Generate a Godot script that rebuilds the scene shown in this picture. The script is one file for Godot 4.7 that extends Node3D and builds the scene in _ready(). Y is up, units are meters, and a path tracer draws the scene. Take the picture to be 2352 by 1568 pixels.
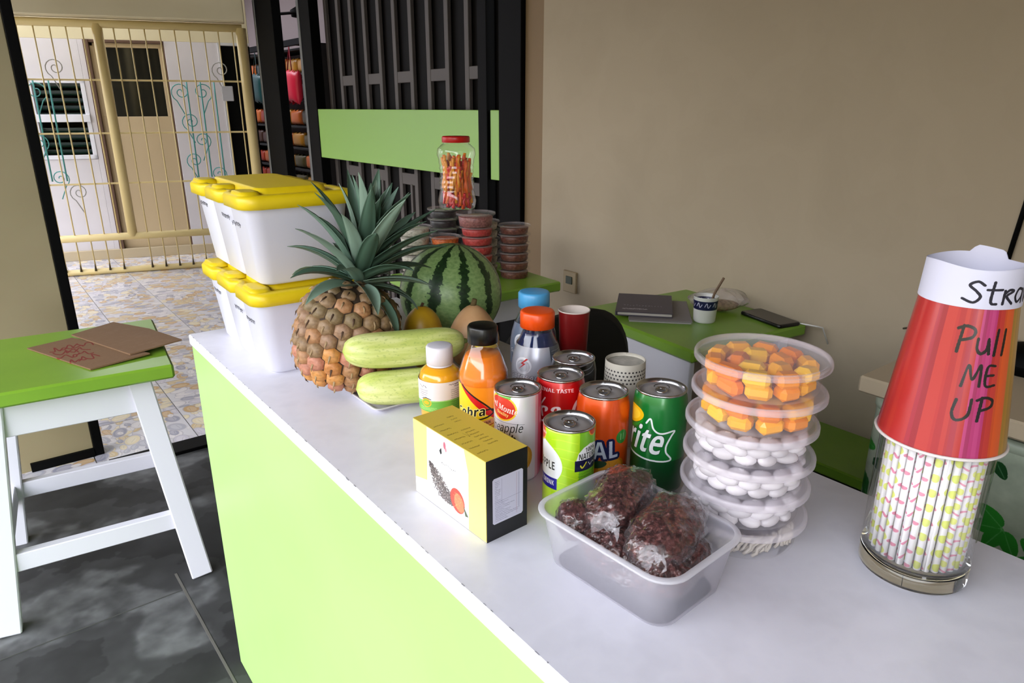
extends Node3D
# A snack counter: lime counter with a white top, fruit, drinks and food tubs on it; a tan wall with side tables
# behind it; a stool, a doorway, a tiled passage and a cream gate to the left.

const CAM := Vector3(0.0, 1.15, 0.0)
const TOP := 0.75            # counter top
const WX := 1.82             # face of the right-hand wall
var M := {}
var rng := RandomNumberGenerator.new()
var fonts := {}

func _ready() -> void:
	rng.seed = 4711
	set_view()
	make_materials()
	build_room()
	build_passage()
	build_grille_front()
	build_shop()
	build_counter()
	build_left_stool()
	build_side_tables()
	build_desk_corner()
	build_bins()
	build_fruit()
	build_bottles()
	build_cans()
	build_tea_box()
	build_tub_stack()
	build_bag_tray()
	build_straws()

# ------------------------------------------------------------------ view and light
func set_view() -> void:
	var cam := Camera3D.new(); cam.name = "camera"; add_child(cam)
	var yaw := deg_to_rad(37.8); var pitch := deg_to_rad(18.6)
	cam.position = CAM
	cam.rotation = Vector3(-pitch, -yaw, 0)
	cam.fov = rad_to_deg(2.0 * atan(784.0 / 1600.0))
	cam.near = 0.02; cam.far = 200.0
	cam.current = true
	var env := Environment.new()
	env.background_mode = Environment.BG_SKY
	var sky := Sky.new(); var sm := ProceduralSkyMaterial.new()
	sm.sky_top_color = Color(0.91, 0.925, 0.965); sm.sky_horizon_color = Color(0.98, 0.975, 0.97)
	sm.ground_bottom_color = Color(0.42, 0.42, 0.41); sm.ground_horizon_color = Color(0.6, 0.6, 0.6)
	sm.energy_multiplier = 1.0
	sky.sky_material = sm; env.sky = sky
	env.tonemap_mode = Environment.TONE_MAPPER_LINEAR
	env.tonemap_exposure = 9.7
	env.sdfgi_enabled = true; env.ssao_enabled = true; env.ssil_enabled = true
	var we := WorldEnvironment.new(); we.name = "environment"; we.environment = env; add_child(we)

# ------------------------------------------------------------------ nodes
var taken := {}
func numbered(n: String) -> String:
	if not taken.has(n):
		taken[n] = 0
		return n
	taken[n] += 1
	return "%s_%03d" % [n, taken[n]]

func thing(called: String, label: String, category: String, at := Vector3.ZERO, turn := 0.0, group := "") -> Node3D:
	var o := Node3D.new(); o.name = numbered(called); add_child(o)
	o.position = at; o.rotation.y = turn
	o.set_meta("label", label); o.set_meta("category", category)
	if group: o.set_meta("group", group)
	return o

func solo(called: String, label: String, category: String, mesh: Mesh, m: Material, at := Vector3.ZERO, turn := Vector3.ZERO, group := "") -> MeshInstance3D:
	var o := MeshInstance3D.new(); o.name = numbered(called); o.mesh = mesh; o.material_override = m; add_child(o)
	o.position = at; o.rotation = turn
	o.set_meta("label", label); o.set_meta("category", category)
	if group: o.set_meta("group", group)
	return o

func part(parent: Node, called: String, mesh: Mesh, m: Material, at := Vector3.ZERO, turn := Vector3.ZERO, label := "") -> MeshInstance3D:
	var o := MeshInstance3D.new(); o.name = called; o.mesh = mesh; o.material_override = m
	parent.add_child(o, true)
	o.position = at; o.rotation = turn
	if label: o.set_meta("label", label)
	return o

func struct(called: String, mesh: Mesh, m: Material, at := Vector3.ZERO, turn := Vector3.ZERO) -> MeshInstance3D:
	var o := MeshInstance3D.new(); o.name = numbered(called); o.mesh = mesh; o.material_override = m; add_child(o)
	o.position = at; o.rotation = turn
	o.set_meta("kind", "structure")
	return o

# ------------------------------------------------------------------ materials
func mat(col: Color, rough := 0.6, metal := 0.0, extra := {}) -> StandardMaterial3D:
	var m := StandardMaterial3D.new()
	m.albedo_color = col; m.roughness = rough; m.metallic = metal
	for k in extra: m.set(k, extra[k])
	return m

func clear(col: Color, alpha: float, rough := 0.05) -> StandardMaterial3D:
	var m := mat(Color(col.r, col.g, col.b, alpha), rough)
	m.transparency = BaseMaterial3D.TRANSPARENCY_ALPHA
	m.cull_mode = BaseMaterial3D.CULL_DISABLED
	return m

func noise_img(size: int, freq: float, seed_: int, oct := 4) -> Image:
	var n := FastNoiseLite.new(); n.seed = seed_; n.frequency = freq; n.fractal_octaves = oct
	return n.get_seamless_image(size, size)

func ramp_tex(size: int, freq: float, seed_: int, cols: Array, oct := 4) -> ImageTexture:
	var src := noise_img(size, freq, seed_, oct); src.convert(Image.FORMAT_L8)
	var d := src.get_data(); var out := PackedByteArray(); out.resize(size * size * 3)
	var lut := PackedByteArray()
	var n := cols.size()
	for i in 256:
		var t := i / 255.0 * (n - 1); var k := mini(int(t), n - 2)
		var c: Color = (cols[k] as Color).lerp(cols[k + 1], t - k)
		lut.append(int(c.r * 255)); lut.append(int(c.g * 255)); lut.append(int(c.b * 255))
	for i in d.size():
		var b := d[i] * 3
		out[i * 3] = lut[b]; out[i * 3 + 1] = lut[b + 1]; out[i * 3 + 2] = lut[b + 2]
	var im := Image.create_from_data(size, size, false, Image.FORMAT_RGB8, out)
	im.generate_mipmaps()
	return ImageTexture.create_from_image(im)

func textured(tex: Texture2D, rough: float, scale := 1.0, extra := {}) -> StandardMaterial3D:
	var m := mat(Color.WHITE, rough, 0.0, extra)
	m.albedo_texture = tex
	m.uv1_triplanar = true; m.uv1_world_triplanar = true
	m.uv1_scale = Vector3.ONE * scale
	return m

func printed(cv: Canvas, rough := 0.4, metal := 0.0, extra := {}) -> StandardMaterial3D:
	var m := mat(Color.WHITE, rough, metal, extra)
	cv.img.generate_mipmaps()
	m.albedo_texture = ImageTexture.create_from_image(cv.img)
	return m

func make_materials() -> void:
	M.wall = textured(ramp_tex(512, 0.006, 3, [Color(0.645, 0.59, 0.50), Color(0.665, 0.61, 0.52), Color(0.655, 0.60, 0.51)]), 0.8, 0.6)
	M.cream = textured(ramp_tex(256, 0.01, 5, [Color(0.80, 0.76, 0.63), Color(0.85, 0.81, 0.69)]), 0.6, 0.8)
	M.ceiling = mat(Color(0.36, 0.28, 0.19), 0.85)
	M.panel = textured(ramp_tex(256, 0.01, 6, [Color(0.53, 0.485, 0.36), Color(0.57, 0.525, 0.40)]), 0.6, 0.8)
	M.white_wall = textured(ramp_tex(256, 0.01, 7, [Color(0.78, 0.765, 0.79), Color(0.83, 0.815, 0.84)]), 0.6, 0.8)
	M.black = mat(Color(0.012, 0.012, 0.013), 0.6, 0.0, {"metallic_specular": 0.2})
	M.black_gloss = mat(Color(0.015, 0.015, 0.016), 0.25)
	M.white_paint = mat(Color(0.84, 0.84, 0.88), 0.35)
	M.counter_white = textured(ramp_tex(512, 0.02, 11, [Color(0.83, 0.83, 0.87), Color(0.87, 0.87, 0.91), Color(0.85, 0.85, 0.89)]), 0.32, 1.3)
	M.lime = textured(ramp_tex(256, 0.008, 13, [Color(0.67, 0.87, 0.50), Color(0.70, 0.885, 0.53)]), 0.4, 0.7)
	M.lime_panel = mat(Color(0.53, 0.70, 0.32), 0.4)
	M.green_top = textured(ramp_tex(256, 0.012, 17, [Color(0.42, 0.58, 0.16), Color(0.48, 0.64, 0.19)]), 0.3, 1.2)
	M.gate = mat(Color(0.83, 0.75, 0.53), 0.45)
	M.teal = mat(Color(0.30, 0.62, 0.62), 0.45)
	M.steel = mat(Color(0.78, 0.78, 0.79), 0.24, 1.0)
	M.steel_dull = mat(Color(0.45, 0.46, 0.47), 0.4, 0.8)
	M.bin = mat(Color(0.86, 0.86, 0.91), 0.4)
	M.lid_yellow = mat(Color(0.87, 0.76, 0.06), 0.42)
	M.frost = clear(Color(0.93, 0.91, 0.94), 0.36, 0.3)
	M.frost_lid = clear(Color(0.94, 0.91, 0.94), 0.34, 0.3)
	M.tub_lid = clear(Color(0.92, 0.88, 0.88), 0.13, 0.3)
	M.pet = clear(Color(0.97, 0.98, 0.98), 0.012, 0.04)

# ------------------------------------------------------------------ painting print into images
class Canvas:
	var img: Image
	var w: int
	var h: int
	func _init(w_: int, h_: int, col: Color) -> void:
		w = w_; h = h_
		img = Image.create(w, h, false, Image.FORMAT_RGB8); img.fill(col)
	func span(x0: float, x1: float, y: int, col: Color) -> void:
		if y < 0 or y >= h: return
		var a := maxi(0, int(ceil(x0 - 0.5))); var b := mini(w, int(floor(x1 + 0.5)))
		if b > a: img.fill_rect(Rect2i(a, y, b - a, 1), col)
	func rect(x: float, y: float, ww: float, hh: float, col: Color) -> void:
		img.fill_rect(Rect2i(int(x), int(y), int(ww), int(hh)).intersection(Rect2i(0, 0, w, h)), col)
	func tri(a: Vector2, b: Vector2, c: Vector2, col: Color) -> void:
		var y0 := int(floor(minf(a.y, minf(b.y, c.y)))); var y1 := int(ceil(maxf(a.y, maxf(b.y, c.y))))
		for y in range(maxi(0, y0), mini(h, y1 + 1)):
			var yc := y + 0.5; var lo := 1e9; var hi := -1e9
			for e in [[a, b], [b, c], [c, a]]:
				var p: Vector2 = e[0]; var q: Vector2 = e[1]
				if (p.y <= yc) != (q.y <= yc):
					var x := p.x + (yc - p.y) / (q.y - p.y) * (q.x - p.x)
					lo = minf(lo, x); hi = maxf(hi, x)
			if hi > lo: span(lo, hi, y, col)
	func poly(pts: Array, col: Color) -> void:
		var pv := PackedVector2Array(pts)
		var t := Geometry2D.triangulate_polygon(pv)
		for i in range(0, t.size(), 3): tri(pv[t[i]], pv[t[i + 1]], pv[t[i + 2]], col)
	func oval(cx: float, cy: float, rx: float, ry: float, col: Color, tilt := 0.0) -> void:
		if tilt == 0.0:
			for y in range(int(cy - ry), int(cy + ry) + 1):
				var t := (y + 0.5 - cy) / ry
				if absf(t) < 1.0:
					var dx := rx * sqrt(1.0 - t * t); span(cx - dx, cx + dx, y, col)
			return
		var p := []
		for i in 28:
			p.append(Vector2(cx, cy) + Vector2(cos(TAU * i / 28) * rx, sin(TAU * i / 28) * ry).rotated(tilt))
		poly(p, col)
	func stroke(pts: Array, width: float, col: Color) -> void:
		for i in pts.size():
			var p: Vector2 = pts[i]
			oval(p.x, p.y, width / 2, width / 2, col)
			if i > 0:
				var q: Vector2 = pts[i - 1]; var d := p - q
				if d.length() > 0.01:
					var n := d.normalized().orthogonal() * width / 2
					tri(q + n, q - n, p - n, col); tri(q + n, p - n, p + n, col)
	func curve(pts: Array, width: float, col: Color, closed := false) -> void:
		var out := []; var n := pts.size()
		for i in (n if closed else n - 1):
			var p0: Vector2 = pts[(i - 1 + n) % n] if closed or i > 0 else pts[0]
			var p1: Vector2 = pts[i]; var p2: Vector2 = pts[(i + 1) % n]
			var p3: Vector2 = pts[(i + 2) % n] if closed or i + 2 < n else pts[n - 1]
			for k in 7: out.append(p1.cubic_interpolate(p2, p0, p3, k / 7.0))
		out.append(pts[0] if closed else pts[n - 1])
		stroke(out, width, col)
	func squiggle(x: float, y: float, ww: float, hh: float, col: Color, r: RandomNumberGenerator, width := 1.6) -> void:
		var p := []; var xx := x
		while xx < x + ww:
			p.append(Vector2(xx, y + r.randf_range(-hh, hh) / 2)); xx += hh * r.randf_range(0.25, 0.5)
		if p.size() > 1: stroke(p, width, col)

func font(face: String, bold: bool, italic: bool) -> Font:
	var key := "%s%s%s" % [face, bold, italic]
	if not fonts.has(key):
		var f := SystemFont.new(); f.font_names = PackedStringArray([face])
		f.font_weight = 700 if bold else 400; f.font_italic = italic
		fonts[key] = f
	return fonts[key]

# s centred at (x, y), letters hh pixels high; sx squeezes, shear slants, rot turns
func write(cv: Canvas, s: String, x: float, y: float, hh: float, col: Color, face := "Droid Sans", bold := true, sx := 1.0, shear := 0.0, rot := 0.0, outline := 0.0, ocol := Color.BLACK) -> void:
	var tm := TextMesh.new(); tm.text = s; tm.font = font(face, bold, false); tm.font_size = 64
	tm.pixel_size = 1.0; tm.depth = 0.0; tm.curve_step = 2.0
	var v: PackedVector3Array = tm.get_mesh_arrays()[0]
	var k := hh / 46.0
	var lo := Vector2(1e9, 1e9); var hi := Vector2(-1e9, -1e9)
	for p in v:
		lo = lo.min(Vector2(p.x, p.y)); hi = hi.max(Vector2(p.x, p.y))
	var mid := (lo + hi) / 2.0
	var q := PackedVector2Array()
	for p in v:
		var a := Vector2((p.x - mid.x) * k * sx, -(p.y - mid.y) * k)
		a.x -= a.y * shear
		q.append(a.rotated(rot) + Vector2(x, y))
	if outline > 0.0:
		for d in 10:
			var o := Vector2(cos(TAU * d / 10), sin(TAU * d / 10)) * outline
			for i in range(0, q.size(), 3): cv.tri(q[i] + o, q[i + 1] + o, q[i + 2] + o, ocol)
	for i in range(0, q.size(), 3): cv.tri(q[i], q[i + 1], q[i + 2], col)

# ------------------------------------------------------------------ shapes
func quad(st: SurfaceTool, a: Vector3, b: Vector3, c: Vector3, d: Vector3, ua := Vector2.ZERO, ub := Vector2.ZERO, uc := Vector2.ZERO, ud := Vector2.ZERO) -> void:
	# a b c d run clockwise seen from the front
	for e in [[a, ua], [b, ub], [c, uc], [a, ua], [c, uc], [d, ud]]:
		st.set_uv(e[1]); st.add_vertex(e[0])

func begin(flat := false) -> SurfaceTool:
	var st := SurfaceTool.new(); st.begin(Mesh.PRIMITIVE_TRIANGLES)
	st.set_smooth_group(-1 if flat else 0)
	return st

func done(st: SurfaceTool) -> ArrayMesh:
	st.index(); st.generate_normals()
	return st.commit()

func softened(prof: Array, b := 0.0007) -> Array:
	var out := [prof[0]]
	for i in range(1, prof.size() - 1):
		var p: Vector2 = prof[i]; var a: Vector2 = prof[i - 1] - p; var c: Vector2 = prof[i + 1] - p
		if absf(a.angle_to(c)) < deg_to_rad(150) and a.length() > 3 * b and c.length() > 3 * b:
			out.append(p + a.normalized() * b); out.append(p + c.normalized() * b)
		else: out.append(p)
	out.append(prof[prof.size() - 1])
	return out

# profile of (radius, height) points, outside running upwards; the picture runs once round, its middle at the back (-z)
func lathe(prof_: Array, seg := 40, bevel := 0.0007) -> ArrayMesh:
	var prof := softened(prof_, bevel) if bevel > 0.0 else prof_
	var st := begin(); var lo := 1e9; var hi := -1e9
	for p in prof: lo = minf(lo, p.y); hi = maxf(hi, p.y)
	for i in prof.size() - 1:
		var p: Vector2 = prof[i]; var q: Vector2 = prof[i + 1]
		var v0 := 1.0 - (p.y - lo) / maxf(hi - lo, 1e-6); var v1 := 1.0 - (q.y - lo) / maxf(hi - lo, 1e-6)
		for k in seg:
			var a0 := TAU * k / seg; var a1 := TAU * (k + 1) / seg
			var bl := Vector3(p.x * sin(a0), p.y, p.x * cos(a0)); var br := Vector3(p.x * sin(a1), p.y, p.x * cos(a1))
			var tl := Vector3(q.x * sin(a0), q.y, q.x * cos(a0)); var tr := Vector3(q.x * sin(a1), q.y, q.x * cos(a1))
			var u0 := k / float(seg); var u1 := (k + 1) / float(seg)
			if p.x < 1e-6: _tri(st, bl, tl, tr, Vector2(u0, v0), Vector2(u0, v1), Vector2(u1, v1))
			elif q.x < 1e-6: _tri(st, bl, tl, br, Vector2(u0, v0), Vector2(u0, v1), Vector2(u1, v0))
			else: quad(st, bl, tl, tr, br, Vector2(u0, v0), Vector2(u0, v1), Vector2(u1, v1), Vector2(u1, v0))
	return done(st)

func _tri(st: SurfaceTool, a: Vector3, b: Vector3, c: Vector3, ua := Vector2.ZERO, ub := Vector2.ZERO, uc := Vector2.ZERO) -> void:
	st.set_uv(ua); st.add_vertex(a); st.set_uv(ub); st.add_vertex(b); st.set_uv(uc); st.add_vertex(c)

func add_tube(st: SurfaceTool, pts: Array, r: float, seg := 8, r_end := -1.0) -> void:
	var n := pts.size(); var rings := []
	var up := Vector3.UP
	var d0: Vector3 = (pts[1] - pts[0]).normalized()
	if absf(d0.y) > 0.9: up = Vector3.RIGHT
	var side := d0.cross(up).normalized()
	for i in n:
		var d: Vector3 = (pts[mini(i + 1, n - 1)] - pts[maxi(i - 1, 0)]).normalized()
		side = (side - d * side.dot(d)).normalized()
		var other := d.cross(side)
		var rr := r if r_end < 0 else lerpf(r, r_end, float(i) / (n - 1))
		var ring := []
		for k in seg: ring.append(pts[i] + side * cos(TAU * k / seg) * rr + other * sin(TAU * k / seg) * rr)
		rings.append(ring)
	for i in n - 1:
		for k in seg:
			var k1 := (k + 1) % seg
			var u0 := k / float(seg); var u1 := (k + 1) / float(seg); var v0 := i / float(n - 1); var v1 := (i + 1) / float(n - 1)
			quad(st, rings[i][k], rings[i + 1][k], rings[i + 1][k1], rings[i][k1], Vector2(u0, v0), Vector2(u0, v1), Vector2(u1, v1), Vector2(u1, v0))
	for k in seg:
		var k1 := (k + 1) % seg
		_tri(st, pts[0], rings[0][k], rings[0][k1]); _tri(st, pts[n - 1], rings[n - 1][k1], rings[n - 1][k])

func tube(pts: Array, r: float, seg := 8, r_end := -1.0) -> ArrayMesh:
	var st := begin(); add_tube(st, pts, r, seg, r_end); return done(st)

# chamfered box, centred
func add_box(st: SurfaceTool, s: Vector3, c: float, at := Vector3.ZERO, basis_ := Basis.IDENTITY) -> void:
	var h := s / 2.0; c = minf(c, minf(h.x, minf(h.y, h.z)) * 0.9)
	var f := func(x: float, y: float, z: float) -> Vector3: return at + basis_ * Vector3(x, y, z)
	for ax in 3:
		var u := (ax + 1) % 3; var v := (ax + 2) % 3
		for sg in [-1.0, 1.0]:
			var p := []
			for e in [[-1, -1], [1, -1], [1, 1], [-1, 1]]:
				var q := Vector3.ZERO
				q[ax] = h[ax] * sg; q[u] = (h[u] - c) * e[0]; q[v] = (h[v] - c) * e[1]
				p.append(f.call(q.x, q.y, q.z))
			var w := [Vector2(0, 1), Vector2(1, 1), Vector2(1, 0), Vector2(0, 0)]
			if sg > 0: quad(st, p[0], p[3], p[2], p[1], w[0], w[3], w[2], w[1])
			else: quad(st, p[0], p[1], p[2], p[3], w[0], w[1], w[2], w[3])
	for ax in 3:                     # edges along ax
		var u := (ax + 1) % 3; var v := (ax + 2) % 3
		for su in [-1.0, 1.0]:
			for sv in [-1.0, 1.0]:
				var p := []
				for e in [[-1.0, 0], [1.0, 0], [1.0, 1], [-1.0, 1]]:
					var q := Vector3.ZERO
					q[ax] = (h[ax] - c) * e[0]
					if e[1] == 0:
						q[u] = h[u] * su; q[v] = (h[v] - c) * sv
					else:
						q[u] = (h[u] - c) * su; q[v] = h[v] * sv
					p.append(f.call(q.x, q.y, q.z))
				if su * sv > 0: quad(st, p[0], p[1], p[2], p[3])
				else: quad(st, p[0], p[3], p[2], p[1])
	for sx in [-1.0, 1.0]:
		for sy in [-1.0, 1.0]:
			for sz in [-1.0, 1.0]:
				var a: Vector3 = f.call(h.x * sx, (h.y - c) * sy, (h.z - c) * sz)
				var b: Vector3 = f.call((h.x - c) * sx, h.y * sy, (h.z - c) * sz)
				var d: Vector3 = f.call((h.x - c) * sx, (h.y - c) * sy, h.z * sz)
				if sx * sy * sz > 0: _tri(st, a, d, b)
				else: _tri(st, a, b, d)

func box(s: Vector3, c := 0.002) -> ArrayMesh:
	var st := begin(true); add_box(st, s, c); return done(st)

func boxes(list: Array, c := 0.002) -> ArrayMesh:       # [[size, at], ...] pieces of one part
	var st := begin(true)
	for e in list: add_box(st, e[0], c, e[1])
	return done(st)

# bar from a to b with a rectangular section
func bar(a: Vector3, b: Vector3, w: float, d: float, c := 0.003) -> ArrayMesh:
	var y := (b - a).normalized(); var x := y.cross(Vector3.BACK)
	if x.length() < 0.05: x = Vector3.RIGHT
	x = x.normalized(); var z := x.cross(y)
	var st := begin(true); add_box(st, Vector3(w, (b - a).length(), d), c, (a + b) / 2, Basis(x, y, z)); return done(st)

func rounded(hx: float, hz: float, r: float, n := 5) -> PackedVector2Array:
	var out := PackedVector2Array()
	r = minf(r, minf(hx, hz))
	for q in 4:
		var c: Vector2 = [Vector2(hx - r, hz - r), Vector2(-hx + r, hz - r), Vector2(-hx + r, -hz + r), Vector2(hx - r, -hz + r)][q]
		for i in n + 1: out.append(c + Vector2.from_angle(PI / 2 * q + PI / 2 * i / n) * r)
	return out

# skin over a stack of outlines with equal point counts: [[outline, y], ...], outside running upwards; ends closed on request
func loft(levels: Array, cap_bottom := true, cap_top := true, flat := false) -> ArrayMesh:
	var st := begin(flat)
	for i in levels.size() - 1:
		var a: PackedVector2Array = levels[i][0]; var b: PackedVector2Array = levels[i + 1][0]; var n := a.size()
		for k in n:
			var k1 := (k + 1) % n
			var p := Vector3(a[k].x, levels[i][1], a[k].y); var p1 := Vector3(a[k1].x, levels[i][1], a[k1].y)
			var q := Vector3(b[k].x, levels[i + 1][1], b[k].y); var q1 := Vector3(b[k1].x, levels[i + 1][1], b[k1].y)
			quad(st, p, p1, q1, q)
	st.set_smooth_group(-1)
	for e in [[0, cap_bottom], [levels.size() - 1, cap_top]]:
		if e[1]:
			var o: PackedVector2Array = levels[e[0]][0]; var y: float = levels[e[0]][1]
			var t := Geometry2D.triangulate_polygon(o)
			for i in range(0, t.size(), 3):
				var a := Vector3(o[t[i]].x, y, o[t[i]].y); var b := Vector3(o[t[i + 1]].x, y, o[t[i + 1]].y); var c := Vector3(o[t[i + 2]].x, y, o[t[i + 2]].y)
				var up := (b - a).cross(c - a).y < 0       # clockwise seen from above faces up
				if up == (e[0] != 0): _tri(st, a, b, c)
				else: _tri(st, a, c, b)
	return done(st)

# closed surface from a function (u, v) -> point; u wraps, v runs from the bottom pole to the top pole
func blob(f: Callable, nu := 24, nv := 16) -> ArrayMesh:
	var st := begin(); var g := []
	for j in nv + 1:
		var row := []
		for i in nu + 1: row.append(f.call(float(i % nu) / nu, float(j) / nv))
		g.append(row)
	for j in nv:
		for i in nu:
			var ua := Vector2(i / float(nu), 1.0 - j / float(nv)); var ub := Vector2(i / float(nu), 1.0 - (j + 1) / float(nv))
			var uc := Vector2((i + 1) / float(nu), ub.y); var ud := Vector2((i + 1) / float(nu), ua.y)
			if j == 0: _tri(st, g[j][i], g[j + 1][i], g[j + 1][i + 1], ua, ub, uc)
			elif j == nv - 1: _tri(st, g[j][i], g[j + 1][i], g[j][i + 1], ua, ub, ud)
			else: quad(st, g[j][i], g[j + 1][i], g[j + 1][i + 1], g[j][i + 1], ua, ub, uc, ud)
	return done(st)

func ball(r: Vector3, nu := 16, nv := 10) -> ArrayMesh:
	return blob(func(u: float, v: float) -> Vector3:
		var a := TAU * u; var e := PI * (v - 0.5)
		return Vector3(r.x * cos(e) * sin(a), r.y * sin(e), r.z * cos(e) * cos(a)), nu, nv)

func facing(p: Vector3, off := 0.0) -> float:      # turn that brings the middle of a wrapped print towards the room's front left
	return atan2(CAM.x - p.x, CAM.z - p.z) - PI + off

# ------------------------------------------------------------------ the room
func slab(called: String, lo: Vector3, hi: Vector3, m: Material, c := 0.002) -> MeshInstance3D:
	return struct(called, box(hi - lo, c), m, (lo + hi) / 2)

func build_room() -> void:
	# dark cement floor with stains and pale joints, laid out in metres: x -3..1.82, z -2.45..2
	var cv := Canvas.new(1024, 1024, Color(0.2, 0.2, 0.2))
	var n1 := noise_img(1024, 0.006, 21, 5); var n2 := noise_img(1024, 0.05, 22, 4); var n3 := noise_img(1024, 0.012, 23, 5)
	for y in 1024:
		for x in 1024:
			var a := n1.get_pixel(x, y).r; var b := n2.get_pixel(x, y).r; var c := n3.get_pixel(x, y).r
			var g := 0.20 + 0.09 * (a - 0.5) + 0.07 * (b - 0.5)
			if c > 0.56: g += minf(0.16, (c - 0.56) * 1.6) * (0.35 + b)          # worn, chalky patches
			if c < 0.40: g -= 0.06
			cv.img.set_pixel(x, y, Color(g, g * 1.01, g * 1.02))
	var fm := printed(cv, 0.7)
	var st := begin(true)
	quad(st, Vector3(-3, 0, 2), Vector3(-3, 0, -2.45), Vector3(WX, 0, -2.45), Vector3(WX, 0, 2), Vector2(0, 1), Vector2(0, 0), Vector2(1, 0), Vector2(1, 1))
	quad(st, Vector3(-3, -0.1, -2.45), Vector3(-3, -0.1, 2), Vector3(WX, -0.1, 2), Vector3(WX, -0.1, -2.45))
	var fl := struct("floor", done(st), fm)
	var jm := mat(Color(0.36, 0.35, 0.33), 0.85)
	part(fl, "joint", bar(Vector3(0.243, 0.0004, -1.74), Vector3(0.285, 0.0004, 0.6), 0.006, 0.0016, 0.0003), jm)
	part(fl, "joint", bar(Vector3(-2.6, 0.0004, -1.62), Vector3(0.24, 0.0004, -1.66), 0.004, 0.0014, 0.0003), mat(Color(0.27, 0.27, 0.265), 0.85))
	slab("ground_outside", Vector3(-3, -0.12, 2.0), Vector3(6, -0.01, 14), mat(Color(0.5, 0.5, 0.48), 0.9))
	slab("ground_outside", Vector3(-14, -0.12, -14), Vector3(-3, -0.01, 14), mat(Color(0.5, 0.5, 0.48), 0.9))
	slab("wall_right", Vector3(WX, 0, -2.156), Vector3(WX + 0.15, 2.6, 2.0), M.wall)
	slab("trim_1", Vector3(WX + 0.012, 0, -2.278), Vector3(WX + 0.15, 2.6, -2.156), mat(Color(0.50, 0.41, 0.29), 0.7))
	slab("wall_back", Vector3(-1.2, 0, 2.0), Vector3(WX + 0.15, 2.6, 2.12), M.cream)
	slab("wall_added_blocker", Vector3(-9.6, 0, -9), Vector3(-9.3, 3.6, 9), mat(Color(0.55, 0.50, 0.38), 0.9))  # unseen building, added to block low sky and darken the upper right wall
	slab("ceiling", Vector3(-1.15, 2.6, -2.7), Vector3(WX + 0.15, 2.7, 2.12), M.ceiling)
	slab("trim_added_eave", Vector3(-1.18, 2.05, -2.7), Vector3(-1.12, 2.7, 2.12), M.ceiling)  # unseen eave board, set low to shade the upper part of the wall
	slab("trim_added_eave", Vector3(-1.76, 2.0, -5.9), Vector3(-1.7, 2.7, -2.7), M.ceiling)  # second eave board, added out of view to cut daylight in the passage
	slab("ceiling_added_shade", Vector3(-1.7, 2.6, -5.9), Vector3(WX + 0.15, 2.7, -2.7), M.ceiling)  # roof added over the open passage to dim its white far wall
	slab("wall_left", Vector3(-1.2, 0, -2.67), Vector3(0.185, 2.6, -2.61), M.panel)
	slab("trim_2", Vector3(0.185, 0, -2.675), Vector3(0.214, 2.6, -2.6), M.black)
	slab("baseboard_left", Vector3(0.0, 0, -2.61), Vector3(0.186, 0.03, -2.597), M.black, 0.001)
	slab("trim_3", Vector3(0.214, -0.05, -2.52), Vector3(1.6, 0.012, -2.43), M.black)

func pebble_image(seed_: int) -> ImageTexture:
	var r := RandomNumberGenerator.new(); r.seed = seed_
	var cv := Canvas.new(512, 512, Color(0.80, 0.79, 0.80))
	var cols := [Color(0.78, 0.68, 0.50), Color(0.66, 0.66, 0.70), Color(0.84, 0.82, 0.82), Color(0.74, 0.60, 0.42), Color(0.58, 0.58, 0.64), Color(0.86, 0.80, 0.66), Color(0.76, 0.74, 0.78)]
	for i in 90:
		var a := Vector2(r.randf() * 512, r.randf() * 512); var c: Color = cols[r.randi() % cols.size()]
		var rx := r.randf_range(22, 62); var ry := rx * r.randf_range(0.45, 0.8); var t := r.randf_range(-0.5, 0.5)
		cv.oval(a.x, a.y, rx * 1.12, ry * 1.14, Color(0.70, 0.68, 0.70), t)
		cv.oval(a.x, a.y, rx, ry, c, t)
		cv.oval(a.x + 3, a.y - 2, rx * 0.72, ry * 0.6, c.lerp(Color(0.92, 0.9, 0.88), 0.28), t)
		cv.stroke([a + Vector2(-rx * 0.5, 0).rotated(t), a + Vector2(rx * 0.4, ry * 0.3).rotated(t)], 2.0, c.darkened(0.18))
	cv.img.generate_mipmaps()
	return ImageTexture.create_from_image(cv.img)

var GT: Transform3D            # frame of the gate: x along it, z towards the counter

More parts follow.
